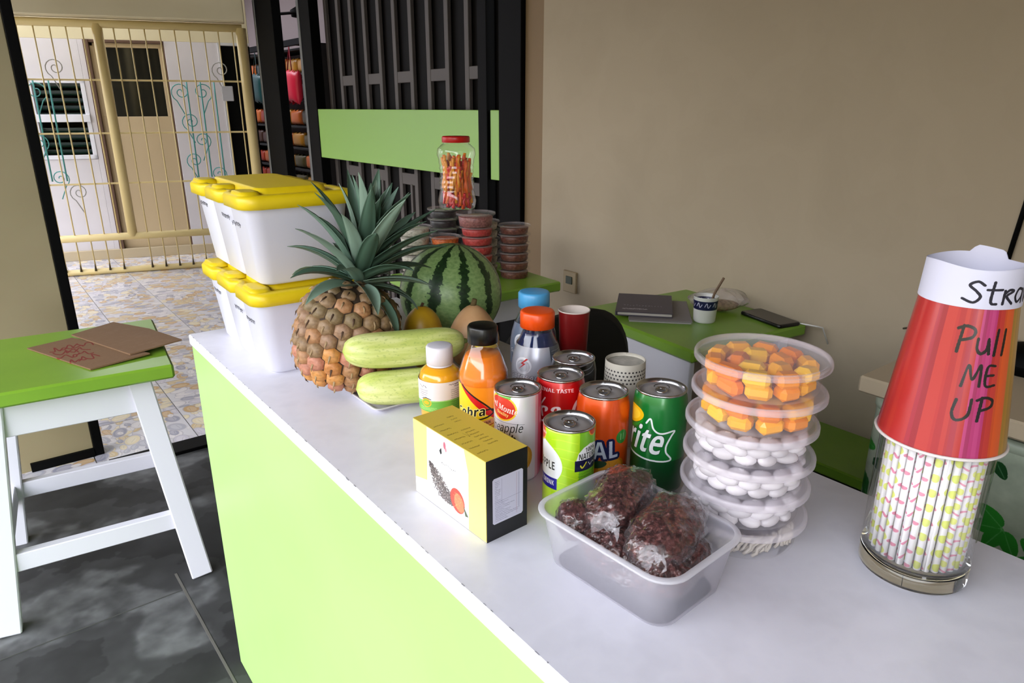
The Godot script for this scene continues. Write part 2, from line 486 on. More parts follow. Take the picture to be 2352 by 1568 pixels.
func build_passage() -> void:
	var base := slab("floor", Vector3(-3.0, -0.1, -8.5), Vector3(3.2, -0.004, -2.45), mat(Color(0.52, 0.5, 0.47), 0.8))
	# printed floor tiles, laid in a grid with open joints
	var tm := []
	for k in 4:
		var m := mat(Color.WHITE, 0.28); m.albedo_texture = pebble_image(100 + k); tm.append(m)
	var ts := 0.33; var meshes := []
	var st := begin(true); var h := ts / 2 - 0.0018
	quad(st, Vector3(-h, 0.004, h), Vector3(-h, 0.004, -h), Vector3(h, 0.004, -h), Vector3(h, 0.004, h), Vector2(0, 1), Vector2(0, 0), Vector2(1, 0), Vector2(1, 1))
	for q in 4:
		var b := Basis(Vector3.UP, PI / 2 * q)
		quad(st, b * Vector3(-h, 0, h), b * Vector3(-h, 0.004, h), b * Vector3(h, 0.004, h), b * Vector3(h, 0, h))
	var tile := done(st)
	for i in 8:
		for j in 13:
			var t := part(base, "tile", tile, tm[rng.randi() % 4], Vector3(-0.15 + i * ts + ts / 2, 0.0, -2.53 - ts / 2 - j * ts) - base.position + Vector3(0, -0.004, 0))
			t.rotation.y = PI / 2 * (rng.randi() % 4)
	var d := Vector3(0.9505, 0, 0.3107)
	GT = Transform3D(Basis(d, Vector3.UP, d.cross(Vector3.UP)), Vector3(0.461, 0, -5.809))
	var turn := -atan2(d.z, d.x)
	# the gate
	var g := thing("pipe_gate", "cream pipe gate with thin vertical bars closing the tiled passage", "gate", GT.origin, turn)
	for e in [["top_rail", 1.672, 0.026], ["lower_rail", 0.265, 0.026], ["bottom_rail", 0.022, 0.022]]:
		part(g, e[0], tube([Vector3(-0.4, e[1], 0), Vector3(1.38, e[1], 0)], e[2], 12), M.gate)
	for x in [0.475, 1.37]:
		part(g, "post", tube([Vector3(x, 0.265 if x < 1 else 0.0, 0.0), Vector3(x, 1.672, 0)], 0.032 if x < 1 else 0.036, 14), M.gate)
	for y in [1.322, 0.978, 0.64]:
		part(g, "cross_bar", bar(Vector3(-0.4, y, 0.0), Vector3(1.36, y, 0.0), 0.012, 0.006, 0.001), M.gate)
	for k in 18:
		var x := -0.26 + k * 0.0925
		if absf(x - 0.475) < 0.03: continue
		part(g, "bar", tube([Vector3(x, 0.02, 0.006), Vector3(x, 1.668, 0.006)], 0.0048, 6), M.gate)
		if x < 1.1: part(g, "spike", tube([Vector3(x, 0.03, 0.02), Vector3(x, 0.085, 0.02)], 0.009, 5, 0.001), mat(Color(0.28, 0.24, 0.15), 0.7))
	part(g, "lock_plate", box(Vector3(0.075, 0.1, 0.02), 0.003), mat(Color(0.72, 0.72, 0.74), 0.4), Vector3(1.235, 1.24, 0.02))
	# scrolled ironwork, teal, just behind the gate's bars
	scrolls(Vector3(-0.12, 0, -0.05), "teal scrolled ironwork panel in front of the slatted window", turn)
	scrolls(Vector3(0.905, 0, -0.05), "teal scrolled ironwork panel in front of the white wall", turn)
	# white house wall behind the gate with a window, a cream door and a dark doorway
	var wz := -0.6
	var lay := func(lo: Vector2, hi: Vector2, dz: float, th: float) -> Array:
		return [box(Vector3(hi.x - lo.x, hi.y - lo.y, th), 0.002), GT * Vector3((lo.x + hi.x) / 2, (lo.y + hi.y) / 2, wz + dz - th / 2)]
	for e in [[Vector2(-0.6, 0), Vector2(0.0 - 0.14, 1.62)], [Vector2(0.236, 0), Vector2(0.288, 1.62)], [Vector2(-0.14, 0), Vector2(0.236, 0.772)], [Vector2(-0.14, 1.346), Vector2(0.236, 1.62)], [Vector2(0.81, 0), Vector2(1.19, 1.62)], [Vector2(-0.6, 1.62), Vector2(1.42, 2.0)]]:
		var a: Array = lay.call(e[0], e[1], 0.0, 0.1)
		struct("wall_far", a[0], M.white_wall if e[0].y < 1.5 else M.cream, a[1], Vector3(0, turn, 0))
	var sk: Array = lay.call(Vector2(-0.6, 0), Vector2(1.19, 0.075), 0.03, 0.03)
	struct("baseboard_far", sk[0], mat(Color(0.72, 0.66, 0.55), 0.6), sk[1], Vector3(0, turn, 0))
	var w := Node3D.new(); w.name = "window_1"; add_child(w); w.set_meta("kind", "structure")
	w.position = GT * Vector3(0.048, 1.06, wz); w.rotation.y = turn
	part(w, "frame", boxes([[Vector3(0.376, 0.03, 0.05), Vector3(0, -0.272, -0.02)], [Vector3(0.376, 0.03, 0.05), Vector3(0, 0.272, -0.02)], [Vector3(0.376, 0.055, 0.06), Vector3(0, 0.01, -0.01)], [Vector3(0.03, 0.574, 0.05), Vector3(-0.173, 0, -0.02)], [Vector3(0.03, 0.574, 0.05), Vector3(0.173, 0, -0.02)]]), M.white_paint)
	for k in 10:
		var yy := -0.235 + k * 0.053
		if absf(yy) < 0.03: continue
		part(w, "slat", box(Vector3(0.33, 0.04, 0.004), 0.001), mat(Color(0.05, 0.15, 0.11), 0.25), Vector3(0, yy, -0.05), Vector3(0.6, 0, 0))
	var dr := Node3D.new(); dr.name = "door_1"; add_child(dr); dr.set_meta("kind", "structure")
	dr.position = GT * Vector3(0.541, 0, wz); dr.rotation.y = turn
	var beige := mat(Color(0.74, 0.66, 0.53), 0.55)
	part(dr, "leaf", boxes([[Vector3(0.51, 1.06, 0.04), Vector3(0.0, 0.55, -0.04)], [Vector3(0.09, 0.5, 0.04), Vector3(-0.215, 1.33, -0.04)], [Vector3(0.04, 0.5, 0.04), Vector3(0.245, 1.33, -0.04)], [Vector3(0.47, 0.03, 0.04), Vector3(0.02, 1.585, -0.04)]]), beige)
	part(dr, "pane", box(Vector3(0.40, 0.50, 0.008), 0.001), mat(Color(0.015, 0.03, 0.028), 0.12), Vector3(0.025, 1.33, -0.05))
	part(dr, "frame", boxes([[Vector3(0.035, 1.62, 0.08), Vector3(-0.25, 0.81, -0.02)], [Vector3(0.02, 1.62, 0.05), Vector3(0.262, 0.81, -0.03)], [Vector3(0.53, 0.02, 0.06), Vector3(0, 1.61, -0.02)]]), mat(Color(0.34, 0.24, 0.18), 0.6))
	var dd := Node3D.new(); dd.name = "doorway_shade_2"; add_child(dd); dd.set_meta("kind", "structure")
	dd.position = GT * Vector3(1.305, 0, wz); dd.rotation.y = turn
	part(dd, "leaf", box(Vector3(0.23, 1.62, 0.04), 0.003), M.black, Vector3(0, 0.81, -0.06))  # black sheet paints in the dark interior of the open doorway
	part(dd, "frame", boxes([[Vector3(0.02, 1.62, 0.06), Vector3(-0.108, 0.81, -0.02)], [Vector3(0.23, 0.02, 0.06), Vector3(0, 1.61, -0.02)]]), mat(Color(0.75, 0.75, 0.76), 0.5))
	# the room behind the house wall
	var inner := mat(Color(0.62, 0.58, 0.50), 0.8)
	for e in [[Vector3(1.1, 2.1, 0.08), Vector3(-0.06, 1.05, wz - 1.3), "wall_house_back"], [Vector3(0.08, 2.1, 1.3), Vector3(-0.64, 1.05, wz - 0.7), "wall_house_side"], [Vector3(0.08, 2.1, 1.22), Vector3(0.45, 1.05, wz - 0.70), "wall_house_side"], [Vector3(1.2, 0.08, 1.36), Vector3(-0.06, 2.04, wz - 0.68), "ceiling_house"]]:
		struct(e[2], box(e[0], 0.002), inner, GT * (e[1] as Vector3), Vector3(0, turn, 0))
	# beams over the gate
	struct("trim_4", box(Vector3(2.4, 0.35, 0.2), 0.004), M.cream, GT * Vector3(0.2, 1.88, 0.05), Vector3(0, turn, 0))
	slab("trim_5", Vector3(1.2, 1.96, -5.3), Vector3(WX + 0.05, 2.3, -5.05), M.white_wall)
	slab("wall_end", Vector3(-6.0, 0, -8.3), Vector3(3.2, 3.2, -8.2), M.white_wall)

func scrolls(at: Vector3, label: String, turn: float) -> void:
	var t := thing("scroll_panel", label, "ironwork", GT * at, turn, "scrolled ironwork behind the gate")
	for x in [0.06, 0.15, 0.24]:
		part(t, "upright", tube([Vector3(x, 0.66, 0), Vector3(x + 0.004, 1.32, 0)], 0.0055, 6), M.teal)
	for s in [[0.02, 1.25, 1.0, 0.14], [0.16, 1.25, -1.0, 0.14], [0.30, 1.40, 1.0, 0.13], [0.06, 1.05, 1.0, 0.13], [0.12, 0.92, -1.0, 0.12], [0.05, 0.78, 1.0, 0.12], [0.2, 0.68, -1.0, 0.12], [0.3, 0.58, 1.0, 0.13]]:
		var p := []
		for k in 26:
			var a := k * 0.42; var r: float = 0.006 + 0.0042 * k * s[3] / 0.13 * 0.55
			p.append(Vector3(s[0] + cos(a) * r * s[2], s[1] + sin(a) * r, 0))
		var last: Vector3 = p[p.size() - 1]
		p.append(last + Vector3(0.04 * s[2], -0.09, 0))
		part(t, "scroll", tube(p, 0.0036, 5), M.teal if s[1] < 1.3 and s[1] > 0.65 else mat(Color(0.62, 0.62, 0.62), 0.5))

# ------------------------------------------------------------------ black folding front in the plane of the right wall
func build_grille_front() -> void:
	slab("trim_6", Vector3(WX - 0.01, 0, -2.423), Vector3(WX + 0.06, 2.6, -2.278), M.black)
	slab("trim_7", Vector3(WX - 0.015, 0, -2.564), Vector3(WX + 0.03, 2.6, -2.50), M.black)
	for e in [[-4.43, -4.28], [-5.19, -4.88]]:
		var s := slab("trim_8", Vector3(WX - 0.01, 0, e[0]), Vector3(WX + 0.05, 2.6, e[1]), M.black)
		part(s, "edge_strip", box(Vector3(0.03, 2.6, 0.03), 0.003), M.steel_dull, Vector3(-0.02, 0, -(e[1] - e[0]) / 2 - 0.012))
	var b := thing("folding_front", "black folding shop front with grey upright bars beside the tan wall", "shop front", Vector3(WX + 0.06, 0, -3.35))
	part(b, "back_sheet", box(Vector3(0.02, 2.6, 1.9), 0.002), mat(Color(0.05, 0.043, 0.04), 0.6, 0.0, {"metallic_specular": 0.2}), Vector3(0.05, 1.3, 0))
	var grey := mat(Color(0.30, 0.275, 0.265), 0.6)
	for k in 11:
		var z := -0.9 + k * 0.164
		part(b, "upright_bar", box(Vector3(0.02, 2.6, 0.034), 0.002), grey, Vector3(0.025, 1.3, z))
		if k % 2 == 1 and k < 10:
			part(b, "link_bar", box(Vector3(0.018, 0.055, 0.164), 0.002), grey, Vector3(0.026, 1.295, z + 0.082))
			part(b, "link_bar", box(Vector3(0.018, 0.06, 0.164), 0.002), grey, Vector3(0.026, 0.785, z + 0.082))
			part(b, "rib", box(Vector3(0.018, 0.72, 0.02), 0.002), grey, Vector3(0.024, 0.40, z + 0.11))
	for e in [[-4.28, -2.575], [-2.49, -2.43]]:
		part(b, "lime_board", box(Vector3(0.02, 0.285, e[1] - e[0]), 0.002), M.lime_panel, Vector3(-0.055, 0.995, (e[0] + e[1]) / 2 + 3.35), Vector3.ZERO, "flat lime green board across the black bars")

# ------------------------------------------------------------------ the little shop seen between the posts
func build_shop() -> void:
	var grey := mat(Color(0.50, 0.45, 0.45), 0.8)
	slab("wall_shop", Vector3(2.75, 0, -8.2), Vector3(2.85, 2.6, -4.3), grey)
	slab("wall_shop", Vector3(WX + 0.15, 0, -4.34), Vector3(2.85, 2.6, -4.28), mat(Color(0.12, 0.11, 0.11), 0.8))
	slab("ceiling_shop", Vector3(WX, 2.5, -8.2), Vector3(2.85, 2.6, -4.3), grey)
	var sh := thing("shop_shelf", "dark shelving crowded with snack packs beyond the black posts", "shelf", Vector3(2.62, 0, -6.85))
	var dark := mat(Color(0.05, 0.04, 0.035), 0.7)
	for y in [0.42, 0.60, 0.79, 0.98, 1.20, 1.42, 1.62]:
		part(sh, "shelf_board", box(Vector3(0.24, 0.018, 1.7), 0.002), dark, Vector3(0, y, 0))
	for z in [-0.85, 0.85]:
		part(sh, "upright", box(Vector3(0.24, 1.66, 0.02), 0.002), dark, Vector3(0, 0.83, z))
	var kinds := [["gold", Color(0.66, 0.45, 0.12)], ["rust red", Color(0.60, 0.19, 0.10)], ["dark green", Color(0.06, 0.16, 0.15)], ["orange", Color(0.72, 0.36, 0.12)], ["olive", Color(0.30, 0.27, 0.14)], ["brown", Color(0.25, 0.14, 0.10)]]
	var rows := [[0.43, [1, 1, 4, 4, 4, 0]], [0.61, [1, 3, 0, 0, 4, 3]], [0.80, [5, 5, 0, 3, 0, 4]], [0.99, [3, 1, 0, 0, 3, 4]], [1.21, [2, 5, 2, 4, 5, 5]], [1.43, [3, 2, 0, 3, 0, 0]]]
	for rw in rows:
		var n := 0
		for k in rw[1]:
			var z: float = -7.55 + n * 0.27; n += 1
			var h := rng.randf_range(0.12, 0.145)
			var pk := blob(func(u: float, v: float) -> Vector3:
				var a := TAU * u; var f := pow(maxf(0.0, 1.0 - pow(absf(2 * v - 1), 4.0)), 0.5)
				return Vector3(0.045 * f * signf(sin(a)) * pow(absf(sin(a)), 0.7), (v - 0.5) * h, 0.128 * (0.92 + 0.08 * f) * signf(cos(a)) * pow(absf(cos(a)), 0.5)), 16, 8)
			var o := solo("snack_pack", "%s snack pack on the shop shelf, %s from the left, %s row" % [kinds[k][0], ["first", "second", "third", "fourth", "fifth", "sixth"][n - 1], {0.43: "lowest", 0.61: "second lowest", 0.80: "third lowest", 0.99: "middle", 1.21: "second highest", 1.43: "highest"}[rw[0]]], "snack pack", pk, mat(kinds[k][1], 0.3), Vector3(2.56, rw[0] + h / 2, z), Vector3.ZERO, "snack packs on the shop shelf, %s" % kinds[k][0])
	# big pink bag and teal bags hung in front
	var bag := blob(func(u: float, v: float) -> Vector3:
		var a := TAU * u; var f := pow(maxf(0.0, 1.0 - pow(absf(2 * v - 1), 5.0)), 0.5)
		return Vector3(0.05 * f * sin(a), (v - 0.5) * 0.27 + 0.01 * sin(a * 3), 0.20 * (0.9 + 0.1 * f) * signf(cos(a)) * pow(absf(cos(a)), 0.5)), 24, 12)
	for e in [["pink_bag", "bright pink bag hung among the snack packs between the two black posts", Color(0.85, 0.10, 0.24), -6.19], ["teal_bag", "dark teal bag hung among the snack packs left of the pink bag", Color(0.05, 0.24, 0.24), -7.05]]:
		var o := thing(e[0], e[1], "bag", Vector3(2.40, 1.31, e[3]))
		part(o, "pouch", bag, mat(e[2], 0.35))
		part(o, "strap", tube([Vector3(0.0, 0.12, -0.05), Vector3(0.015, 0.325, 0.0), Vector3(0.0, 0.12, 0.05)], 0.005, 6), mat(e[2].darkened(0.3), 0.5))
	var r := thing("hanging_rail", "black rail along the top of the shop shelf", "rail", Vector3(2.42, 1.66, -6.8))
	part(r, "bar", box(Vector3(0.03, 0.05, 1.8), 0.003), M.black)
	part(r, "bracket", box(Vector3(0.30, 0.03, 0.03), 0.003), M.black, Vector3(0.16, 0, 0.6))
	var fan := thing("ceiling_fan", "dark ceiling fan blade high in the shop between the black posts", "fan", Vector3(2.3, 1.86, -6.0))
	part(fan, "blade", box(Vector3(0.5, 0.012, 0.09), 0.004), M.black, Vector3(0, 0, 0), Vector3(0.1, 0.6, 0.15))
	part(fan, "hub", lathe([Vector2(0, -0.04), Vector2(0.06, -0.03), Vector2(0.07, 0.02), Vector2(0.02, 0.05), Vector2(0, 0.05)], 16), M.black, Vector3(0.2, 0.03, -0.12))
	part(fan, "rod", tube([Vector3(0.2, 0.07, -0.12), Vector3(0.2, 0.66, -0.12)], 0.012, 8), M.black)

# ------------------------------------------------------------------ counter
func build_counter() -> void:
	var c := thing("counter", "long lime green counter with a white worktop carrying fruit and drinks", "counter", Vector3(0.4975, 0, -0.2))
	var st := begin(true)
	add_box(st, Vector3(0.02, 0.732, 2.25), 0.002, Vector3(-0.2075, 0.366, -0.005))
	part(c, "front_panel", done(st), M.lime)
	part(c, "end_panel", box(Vector3(0.40, 0.73, 0.02), 0.002), M.lime, Vector3(0.004, 0.365, -1.118))
	part(c, "end_panel", box(Vector3(0.40, 0.73, 0.02), 0.002), M.lime, Vector3(0.004, 0.365, 1.108))
	part(c, "back_panel", box(Vector3(0.02, 0.73, 2.2), 0.002), M.white_paint, Vector3(0.195, 0.365, -0.005))
	part(c, "worktop", box(Vector3(0.437, 0.02, 2.272), 0.002), M.counter_white, Vector3(0, 0.74, -0.005))
	# chipped edge where the white laminate meets the green front
	st = begin(true)
	for k in 60:
		add_box(st, Vector3(rng.randf_range(0.0004, 0.0010), 0.0008, rng.randf_range(0.001, 0.006)), 0.0001, Vector3(-0.2166 + rng.randf_range(0.0, 0.0006), 0.7499, -1.1 + k * 0.02 + rng.randf_range(-0.015, 0.015)))
	var chips := part(c, "chips", done(st), mat(Color(0.55, 0.55, 0.58), 0.8), Vector3.ZERO, Vector3.ZERO, "grey chips along the worktop edge")
	chips.set_meta("kind", "stuff")

# ------------------------------------------------------------------ stools: green top, white splayed legs
func stool(label: String, at: Vector3, turn: float, group: String) -> Node3D:
	var s := thing("wooden_stool", label, "stool", at, turn, group)
	part(s, "seat", box(Vector3(0.44, 0.034, 0.44), 0.005), M.green_top, Vector3(0, 0.563, 0))
	for sx in [-1, 1]:
		for sz in [-1, 1]:
			var a := Vector3(sx * 0.145, 0.546, sz * 0.145); var b := Vector3(sx * 0.207, 0.0, sz * 0.207)
			part(s, "leg", bar(b, a, 0.05, 0.042, 0.003), M.white_paint)
	for e in [[Vector3(0.30, 0.09, 0.022), Vector3(0, 0.50, 0.147)], [Vector3(0.30, 0.09, 0.022), Vector3(0, 0.50, -0.147)], [Vector3(0.022, 0.09, 0.30), Vector3(0.147, 0.50, 0)], [Vector3(0.022, 0.09, 0.30), Vector3(-0.147, 0.50, 0)]]:
		part(s, "apron", box(e[0], 0.002), M.white_paint, e[1])
	for sz in [-1, 1]:
		part(s, "stretcher", box(Vector3(0.37, 0.045, 0.024), 0.002), M.white_paint, Vector3(0, 0.165, sz * 0.188))
		part(s, "stretcher", box(Vector3(0.024, 0.045, 0.37), 0.002), M.white_paint, Vector3(sz * 0.188, 0.165, 0))
	return s

const LOWER := [Vector2(-0.15, -0.145), Vector2(-0.051, -0.172), Vector2(0.08, 0.094), Vector2(-0.049, 0.117)]
const FLAP := [Vector2(-0.05, -0.181), Vector2(0.055, -0.224), Vector2(0.118, -0.092), Vector2(0.16, 0.07), Vector2(0.04, 0.082)]

func build_left_stool() -> void:
	stool("green-topped white stool with a torn cardboard piece on it, left of the counter", Vector3(0.114, 0, -1.932), deg_to_rad(-6), "green-topped wooden stools")
	# bent piece of cardboard with red marker scrawl
	var cv := Canvas.new(512, 320, Color(0.47, 0.355, 0.25))
	for i in 1400:
		var x := rng.randf() * 512; var y := rng.randf() * 320
		cv.stroke([Vector2(x, y), Vector2(x + rng.randf_range(6, 26), y)], 1.0, Color(0.47, 0.355, 0.25).lightened(rng.randf_range(-0.06, 0.06)) if rng.randf() < 0.5 else Color(0.44, 0.33, 0.23))
	for k in 9:
		var p := []; var x := 90.0 + k * 14; var y := 95.0 + (k % 4) * 42
		for q in 7: p.append(Vector2(x + q * 17 + rng.randf_range(-9, 9), y + rng.randf_range(-20, 20)))
		cv.curve(p, 7.0, Color(0.44, 0.12, 0.08))
	var cm := printed(cv, 0.85)
	var cb := thing("cardboard_piece", "folded brown cardboard piece with red marker scrawl on the left stool", "cardboard", Vector3(0.2, 0.5808, -1.88))
	var plain := Canvas.new(256, 160, Color(0.46, 0.35, 0.25))
	for i in 500:
		var x := rng.randf() * 256; var y := rng.randf() * 160
		plain.stroke([Vector2(x, y), Vector2(x + rng.randf_range(6, 20), y)], 1.0, Color(0.46, 0.35, 0.25).lightened(rng.randf_range(0.0, 0.06)))
	part(cb, "lower_panel", card(LOWER, [0.0, 0.0, 0.004, 0.0]), cm)
	part(cb, "folded_flap", card(FLAP, [0.006, 0.010, 0.012, 0.016, 0.007]), printed(plain, 0.85))

# a sheet of card through the given corners (x, z from the piece's own origin) lifted by the given heights
func card(c: Array, lift: Array) -> ArrayMesh:
	var st := begin(true); var n := c.size(); var lo := Vector2(1e9, 1e9); var hi := -lo
	for p in c: lo = lo.min(p); hi = hi.max(p)
	var mid := Vector2.ZERO; var my := 0.0
	for i in n: mid += c[i] / n; my += lift[i] / n
	var uv := func(p: Vector2) -> Vector2: return (p - lo) / (hi - lo)
	for i in n:
		var k := (i + 1) % n; var th := 0.0035
		var a := Vector3(c[i].x, lift[i], c[i].y); var b := Vector3(c[k].x, lift[k], c[k].y); var m := Vector3(mid.x, my, mid.y); var up := Vector3(0, th, 0)
		_tri(st, m + up, a + up, b + up, uv.call(mid), uv.call(c[i]), uv.call(c[k])); _tri(st, m, b, a, uv.call(mid), uv.call(c[k]), uv.call(c[i]))
		quad(st, a, b, b + up, a + up, uv.call(c[i]), uv.call(c[k]), uv.call(c[k]), uv.call(c[i]))
	return done(st)

# ------------------------------------------------------------------ side tables along the tan wall
var fillings := {}
func filling_of(c: Color) -> StandardMaterial3D:
	if not fillings.has(c): fillings[c] = textured(ramp_tex(128, 0.05, int(c.r * 900) + 3, [c.darkened(0.45), c, c.lightened(0.25)]), 0.4, 14.0)
	return fillings[c]

func tub(parent_name: String, label: String, group: String, at: Vector3, r: float, h: float, filling: Color, m: Material) -> Node3D:
	var t := thing(parent_name, label, "food tub", at, 0.0, group)
	part(t, "bowl", lathe([Vector2(0, 0), Vector2(r * 0.84, 0), Vector2(r * 0.9, h * 0.8), Vector2(r * 0.93, h * 0.8), Vector2(r * 0.93, h * 0.83)], 28), m)
	part(t, "lid", lathe([Vector2(r * 0.93, h * 0.82), Vector2(r, h * 0.82), Vector2(r, h * 0.98), Vector2(r * 0.93, h), Vector2(r * 0.9, h * 0.9), Vector2(0, h * 0.9)], 28), M.tub_lid)
	part(t, "filling", lathe([Vector2(0, 0.001), Vector2(r * 0.80, 0.001), Vector2(r * 0.86, h * 0.7), Vector2(r * 0.6, h * 0.76), Vector2(0, h * 0.74)], 20), filling_of(filling))
	return t

func build_side_tables() -> void:
	# table with the notebooks: green top, closed white sides
	var ty := 0.58
	var c := Vector3(1.585, 0, -1.21); var turn := deg_to_rad(-6)
	var t := thing("side_table", "green-topped white side table against the tan wall, holding notebooks and a phone", "side table", c, turn)
	part(t, "top", box(Vector3(0.44, 0.034, 0.46), 0.006), M.green_top, Vector3(0, ty - 0.017, 0))
	part(t, "side_panel", box(Vector3(0.018, 0.546, 0.40), 0.002), M.white_paint, Vector3(-0.185, 0.273, 0))
	part(t, "back_panel", box(Vector3(0.36, 0.546, 0.018), 0.002), M.white_paint, Vector3(0.0, 0.273, -0.19))
	part(t, "leg", box(Vector3(0.04, 0.546, 0.04), 0.003), M.white_paint, Vector3(0.17, 0.273, 0.18))
	var pl := func(x: float, z: float) -> Vector3: return Vector3(x, ty, z)
	# notebooks
	var cv := Canvas.new(512, 384, Color(0.27, 0.25, 0.295))
	cv.rect(0, 0, 512, 4, Color(0.3, 0.29, 0.32))
	for k in 13: cv.squiggle(70 + k * 28, 250, 14, 16, Color(0.66, 0.65, 0.70), rng, 4.0)
	cv.squiggle(60, 320, 230, 18, Color(0.82, 0.81, 0.84), rng, 5.0)
	cv.squiggle(60, 336, 200, 8, Color(0.5, 0.49, 0.52), rng, 2.0)
	var nb := thing("notebook", "dark purple-grey notebook lying on top of a grey folder", "notebook", pl.call(1.527, -1.330) + Vector3(0, 0.009, 0), deg_to_rad(-49))
	var st := begin(true)
	quad(st, Vector3(-0.080, 0.0122, 0.102), Vector3(-0.080, 0.0122, -0.102), Vector3(0.080, 0.0122, -0.102), Vector3(0.080, 0.0122, 0.102), Vector2(0, 1), Vector2(0, 0), Vector2(1, 0), Vector2(1, 1))
	add_box(st, Vector3(0.16, 0.002, 0.205), 0.0005, Vector3(0, 0.011, 0)); add_box(st, Vector3(0.16, 0.002, 0.205), 0.0005, Vector3(0, 0.001, 0)); add_box(st, Vector3(0.004, 0.012, 0.205), 0.0005, Vector3(-0.078, 0.006, 0))
	part(nb, "cover", done(st), printed(cv, 0.5))
	part(nb, "pages", box(Vector3(0.152, 0.008, 0.198), 0.0005), mat(Color(0.70, 0.68, 0.64), 0.8), Vector3(0.002, 0.006, 0))
	var fo := thing("folder", "light grey folder of papers under the dark notebook", "folder", pl.call(1.540, -1.285), deg_to_rad(-47))
	part(fo, "papers", box(Vector3(0.170, 0.005, 0.215), 0.001), mat(Color(0.62, 0.60, 0.60), 0.7), Vector3(0, 0.0025, 0))
	part(fo, "cover", box(Vector3(0.174, 0.003, 0.220), 0.001), mat(Color(0.47, 0.45, 0.45), 0.6), Vector3(0, 0.0068, 0))
	# mug
	var mp := Vector3(1.575, ty, -1.150)
	cv = Canvas.new(512, 256, Color(0.80, 0.80, 0.78))
	cv.rect(0, 36, 512, 86, Color(0.06, 0.075, 0.24))
	for k in 9:
		cv.curve([Vector2(20 + k * 58, 88), Vector2(34 + k * 58, 52), Vector2(44 + k * 58, 96), Vector2(60 + k * 58, 66)], 5.0, Color(0.78, 0.78, 0.84))
	var mug := thing("cup", "white cup with a dark blue patterned band, a stirring stick standing in it", "cup", mp, facing(mp))
	part(mug, "wall", lathe([Vector2(0, 0), Vector2(0.028, 0), Vector2(0.030, 0.004), Vector2(0.034, 0.072), Vector2(0.0345, 0.074), Vector2(0.032, 0.073), Vector2(0.028, 0.006), Vector2(0, 0.006)], 32), printed(cv, 0.35))
	part(mug, "drink", lathe([Vector2(0, 0.007), Vector2(0.027, 0.007), Vector2(0.0305, 0.058), Vector2(0, 0.058)], 20), mat(Color(0.62, 0.57, 0.48), 0.4))
	solo("stirring_stick", "brown stick standing in the white cup with the blue band", "stick", tube([Vector3(0.004, 0.012, 0.004), Vector3(0.020, 0.08, 0.012), Vector3(0.034, 0.118, 0.024), Vector3(0.036, 0.124, 0.026)], 0.0035, 7), mat(Color(0.40, 0.31, 0.22), 0.6), mp)
	# wrapped biscuits behind the cup
	var wp := thing("plastic_packet", "crumpled clear plastic packet of brown biscuits behind the cup", "packet", Vector3(1.692, ty + 0.001, -1.190), deg_to_rad(-38))
	part(wp, "biscuits", ball(Vector3(0.062, 0.016, 0.032), 14, 8), textured(ramp_tex(128, 0.06, 77, [Color(0.34, 0.24, 0.15), Color(0.56, 0.44, 0.32), Color(0.68, 0.58, 0.46)]), 0.7, 10.0), Vector3(0, 0.017, 0))
	var wr := RandomNumberGenerator.new(); wr.seed = 9
	part(wp, "wrapper", blob(func(u: float, v: float) -> Vector3:
		var a := TAU * u; var e := PI * (v - 0.5); var k := 1.0 + 0.10 * sin(a * 9 + v * 7) + 0.07 * sin(a * 17)
		return Vector3(0.082 * cos(e) * sin(a) * k, 0.0345 + 0.030 * sin(e) * (1 + 0.15 * sin(a * 5)), 0.043 * cos(e) * cos(a) * k), 40, 16), clear(Color(0.85, 0.80, 0.78), 0.22, 0.12))
	# phone on its cable
	var ph := thing("phone", "black phone lying face up at the wall end of the green side table", "phone", Vector3(1.732, ty, -1.045), deg_to_rad(-104))
	part(ph, "body", loft([[rounded(0.077, 0.0375, 0.008), 0.0], [rounded(0.0785, 0.039, 0.009), 0.002], [rounded(0.0785, 0.039, 0.009), 0.007], [rounded(0.077, 0.0375, 0.008), 0.009]]), mat(Color(0.02, 0.02, 0.022), 0.35))
	part(ph, "screen", box(Vector3(0.148, 0.0006, 0.070), 0.0002), mat(Color(0.05, 0.045, 0.04), 0.12), Vector3(0, 0.0093, 0))
	solo("charging_cable", "white charging cable running from the black phone over the table edge", "cable", tube([Vector3(1.750, ty + 0.005, -0.965), Vector3(1.753, ty + 0.006, -0.945), Vector3(1.765, ty + 0.004, -0.92), Vector3(1.785, ty - 0.002, -0.915), Vector3(1.806, ty - 0.05, -0.905)], 0.0022, 6), mat(Color(0.85, 0.84, 0.82), 0.5))
	# outlet on the wall
	var ou := thing("wall_outlet", "small cream wall outlet on the tan wall above the far stool", "outlet", Vector3(WX, 0.50, -1.966))
	part(ou, "plate", box(Vector3(0.012, 0.085, 0.075), 0.003), mat(Color(0.60, 0.53, 0.40), 0.5), Vector3(-0.006, 0, 0))
	part(ou, "socket", box(Vector3(0.004, 0.03, 0.035), 0.001), mat(Color(0.15, 0.2, 0.12), 0.5), Vector3(-0.0135, 0.008, 0))
	# far stool with food tubs and the sweets jar
	stool("green-topped stool stacked with food tubs in the far corner by the tan wall", Vector3(1.36, 0, -1.975), deg_to_rad(-3), "green-topped wooden stools")
	var y0 := 0.58
	var th := 0.031
	var far := clear(Color(0.92, 0.90, 0.90), 0.04, 0.3)
	for k in 6: tub("brown_tub", "clear tub of dark brown sauce, %s from the bottom of the right-hand far stack" % ["lowest", "second", "third", "fourth", "fifth", "sixth", "seventh"][k], "stack of dark brown tubs on the far stool", Vector3(1.487, y0 + k * th, -1.905), 0.058, th, Color(0.36, 0.15, 0.08), far)
	tub("green_tub", "clear tub of dark green jelly, lowest under the red tubs on the far stool", "", Vector3(1.365, y0, -1.955), 0.060, th, Color(0.16, 0.20, 0.14), far)
